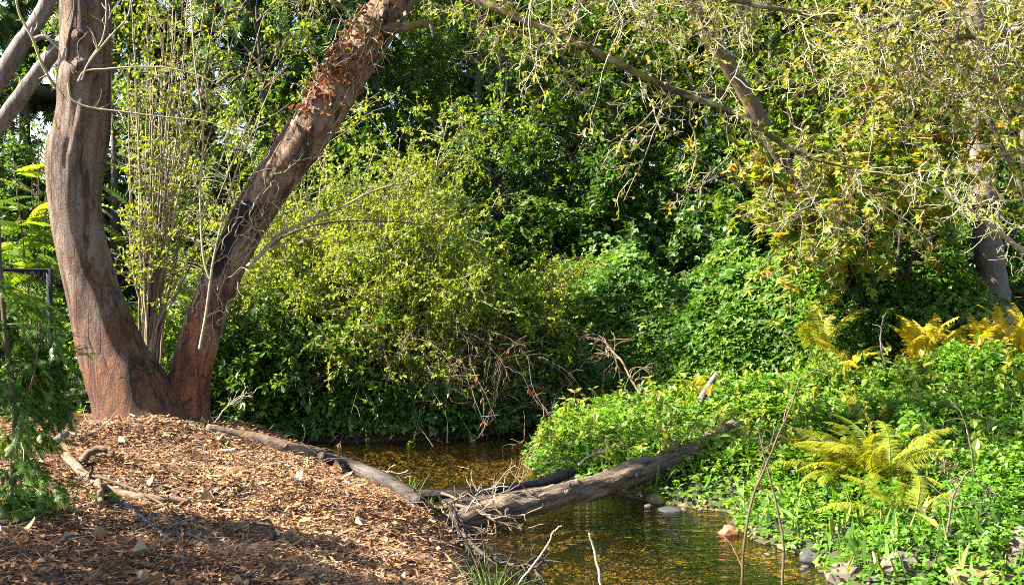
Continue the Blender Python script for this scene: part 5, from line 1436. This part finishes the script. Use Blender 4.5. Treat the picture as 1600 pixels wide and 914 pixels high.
def broadleaf(H, label, mat, lsz, seed, kind='ovate', nl=7, group="leafy trees in the wood behind the stream", spread=.32, low=.18):
    t = thing("forest_tree", label, "tree", (0, 0, 0), group=group)
    C = smooth([(0, 0, -.2), (.1, .05, H * .3), (-.1, .1, H * .6), (.1, 0, H)], 24)
    part("trunk", Bag().add(*tubes(C[None], taper(1, 24, H * .018, .03), 12)), M['far_bark'], t)
    k1 = kids(C[None], 34, (low, .98), (H * spread * .6, H * spread), (40, 75), .02, .1, 9, fall=.45)
    k2 = kids(k1, 8, (.2, 1), (H * .07, H * .13), (30, 65), .03, .14, 6); k3 = kids(k2, 5, (.15, 1), (.25, .6), (30, 70), .05, .16, 5)
    part("branches", Bag().add(*tubes(k1, taper(len(k1), 9, .05, .015), 6)).add(*tubes(k2, taper(len(k2), 6, .012, .005), 4))
        .add(*tubes(k3[::2, ::2], taper(len(k3[::2]), 3, .004, .002), 3)), M['far_bark'], t, kind="stuff")
    part("crown", Bag().add(*leaves_on(k3, nl, lsz, kind, up=.65, clump=.5)), mat, t, False, "stuff")
    return t
ZONES = ((0, "behind the chain link fence"), (190, "beyond the gap between the two trunks"), (330, "above the crown of the big arching shrub"), (700, "behind the dark hollow beside the arching shrub"), (930, "behind the bramble thicket"), (1180, "behind the orange vine maple"), (1480, "behind the bare trunk and golden ferns"))
def put(root, first, at, rz, sc_, label):
    z = g(at[0], at[1])
    col = 800 + FPX * at[0] / at[1]
    label = label + " " + [zn for c0, zn in ZONES if col >= c0 or c0 == 0][-1]
    if first:
        root.location = (at[0], at[1], z); root.rotation_euler = (0, 0, rz); root.scale = (sc_,) * 3; root["label"] = label
    else:
        copy_thing(root, (at[0], at[1], z), rz, label, sc_)
LC_ = "tall dark green conifer"
con = conifer(15, LC_, 1)
for k, (x_, y_, s_1) in enumerate(((-9.8, 20.2, .72), (-7.7, 20.6, .78), (-5.6, 20.4, .72), (-3.4, 21.2, .68), (-.9, 26, .9), (1.6, 28, .95), (4.4, 26.5, .9), (7.6, 28.5, 1.0), (11.5, 26.5, 1.0), (-12.6, 20.2, .7), (-9.2, 23.5, 1.0), (-6.6, 24, 1.0), (-4.2, 24.2, .95), (-12, 24.5, 1.0), (-15.5, 23, .95), (-1.0, 29, 1.0), (2.4, 30, 1.05), (5.6, 30, 1.05), (8.6, 31, 1.1), (11.6, 30, 1.1), (-2.5, 31, 1.0), (3.2, 34, 1.1), (9.5, 35, 1.1), (15, 33, 1.15), (19, 30, 1.1), (16.5, 22, .9))):
    put(con, k == 0, (x_, y_), k * 1.9, s_1, LC_)
LB = "broad leafy tree with yellow green crown"
bro = broadleaf(10, LB, M['far_leaf'], (.08, .16), 2)
for k, (x_, y_, s_1) in enumerate(((-.6, 22.5, .85), (2.2, 23.5, .95), (5.2, 22.5, .85), (8.2, 23.5, .9), (-8.9, 18.6, .5), (-6.7, 18.4, .62), (11.5, 21.5, .9), (.6, 25.6, 1.1), (6.6, 26, 1.1), (9.8, 31, 1.25), (-4.4, 19.2, .6), (-2.6, 22.0, .8), (1.0, 21.4, .72), (3.7, 21.2, .74), (6.7, 21.2, .76), (-.2, 20.6, .6), (9.6, 20.6, .8), (4.6, 24.6, 1.0))):
    put(bro, k == 0, (x_, y_), k * 2.3, s_1, LB)
LU = "low dense dark green understory tree"
und = broadleaf(5.5, LU, M['dark_leaf'], (.10, .19), 3, 'ovate', 8, "dark understory trees behind the stream", .42, .06)
for k, (x_, y_, s_1) in enumerate(((-7.6, 17.6, .6), (-5.0, 18.0, .6), (-2.6, 19.0, .65), (-.4, 19.6, .62), (1.4, 19.8, .62), (3.4, 19.8, .6), (5.4, 19.6, .6), (7.4, 20.0, .65), (10.2, 19.2, .95), (13, 19.5, 1.0), (-10.2, 18.4, .6), (7.6, 17.4, .6), (-1.6, 20.8, .7), (4.0, 21.4, .7), (9.9, 22.6, .75), (12.0, 22, .9))):
    put(und, k == 0, (x_, y_), k * 1.3, s_1, LU)
# tree outside the frame on the left whose crown shades the front of the bank
sh_t = broadleaf(8, "leafy tree standing on the bank beside the cedar sapling", M['green_leaf'], (.08, .15), 6, nl=6, group=None, spread=.2)
sh_t.location = (-8.6, 4.2, g(-8.6, 4.2))
sh_t.scale = (1, 1, .85)
if 0:
    for m in sorted(bpy.data.meshes, key=lambda m: -len(m.polygons))[:25]: print(m.name, len(m.loops) - 2 * len(m.polygons))
print("tris:", sum(len(m.loops) - 2 * len(m.polygons) for m in bpy.data.meshes))
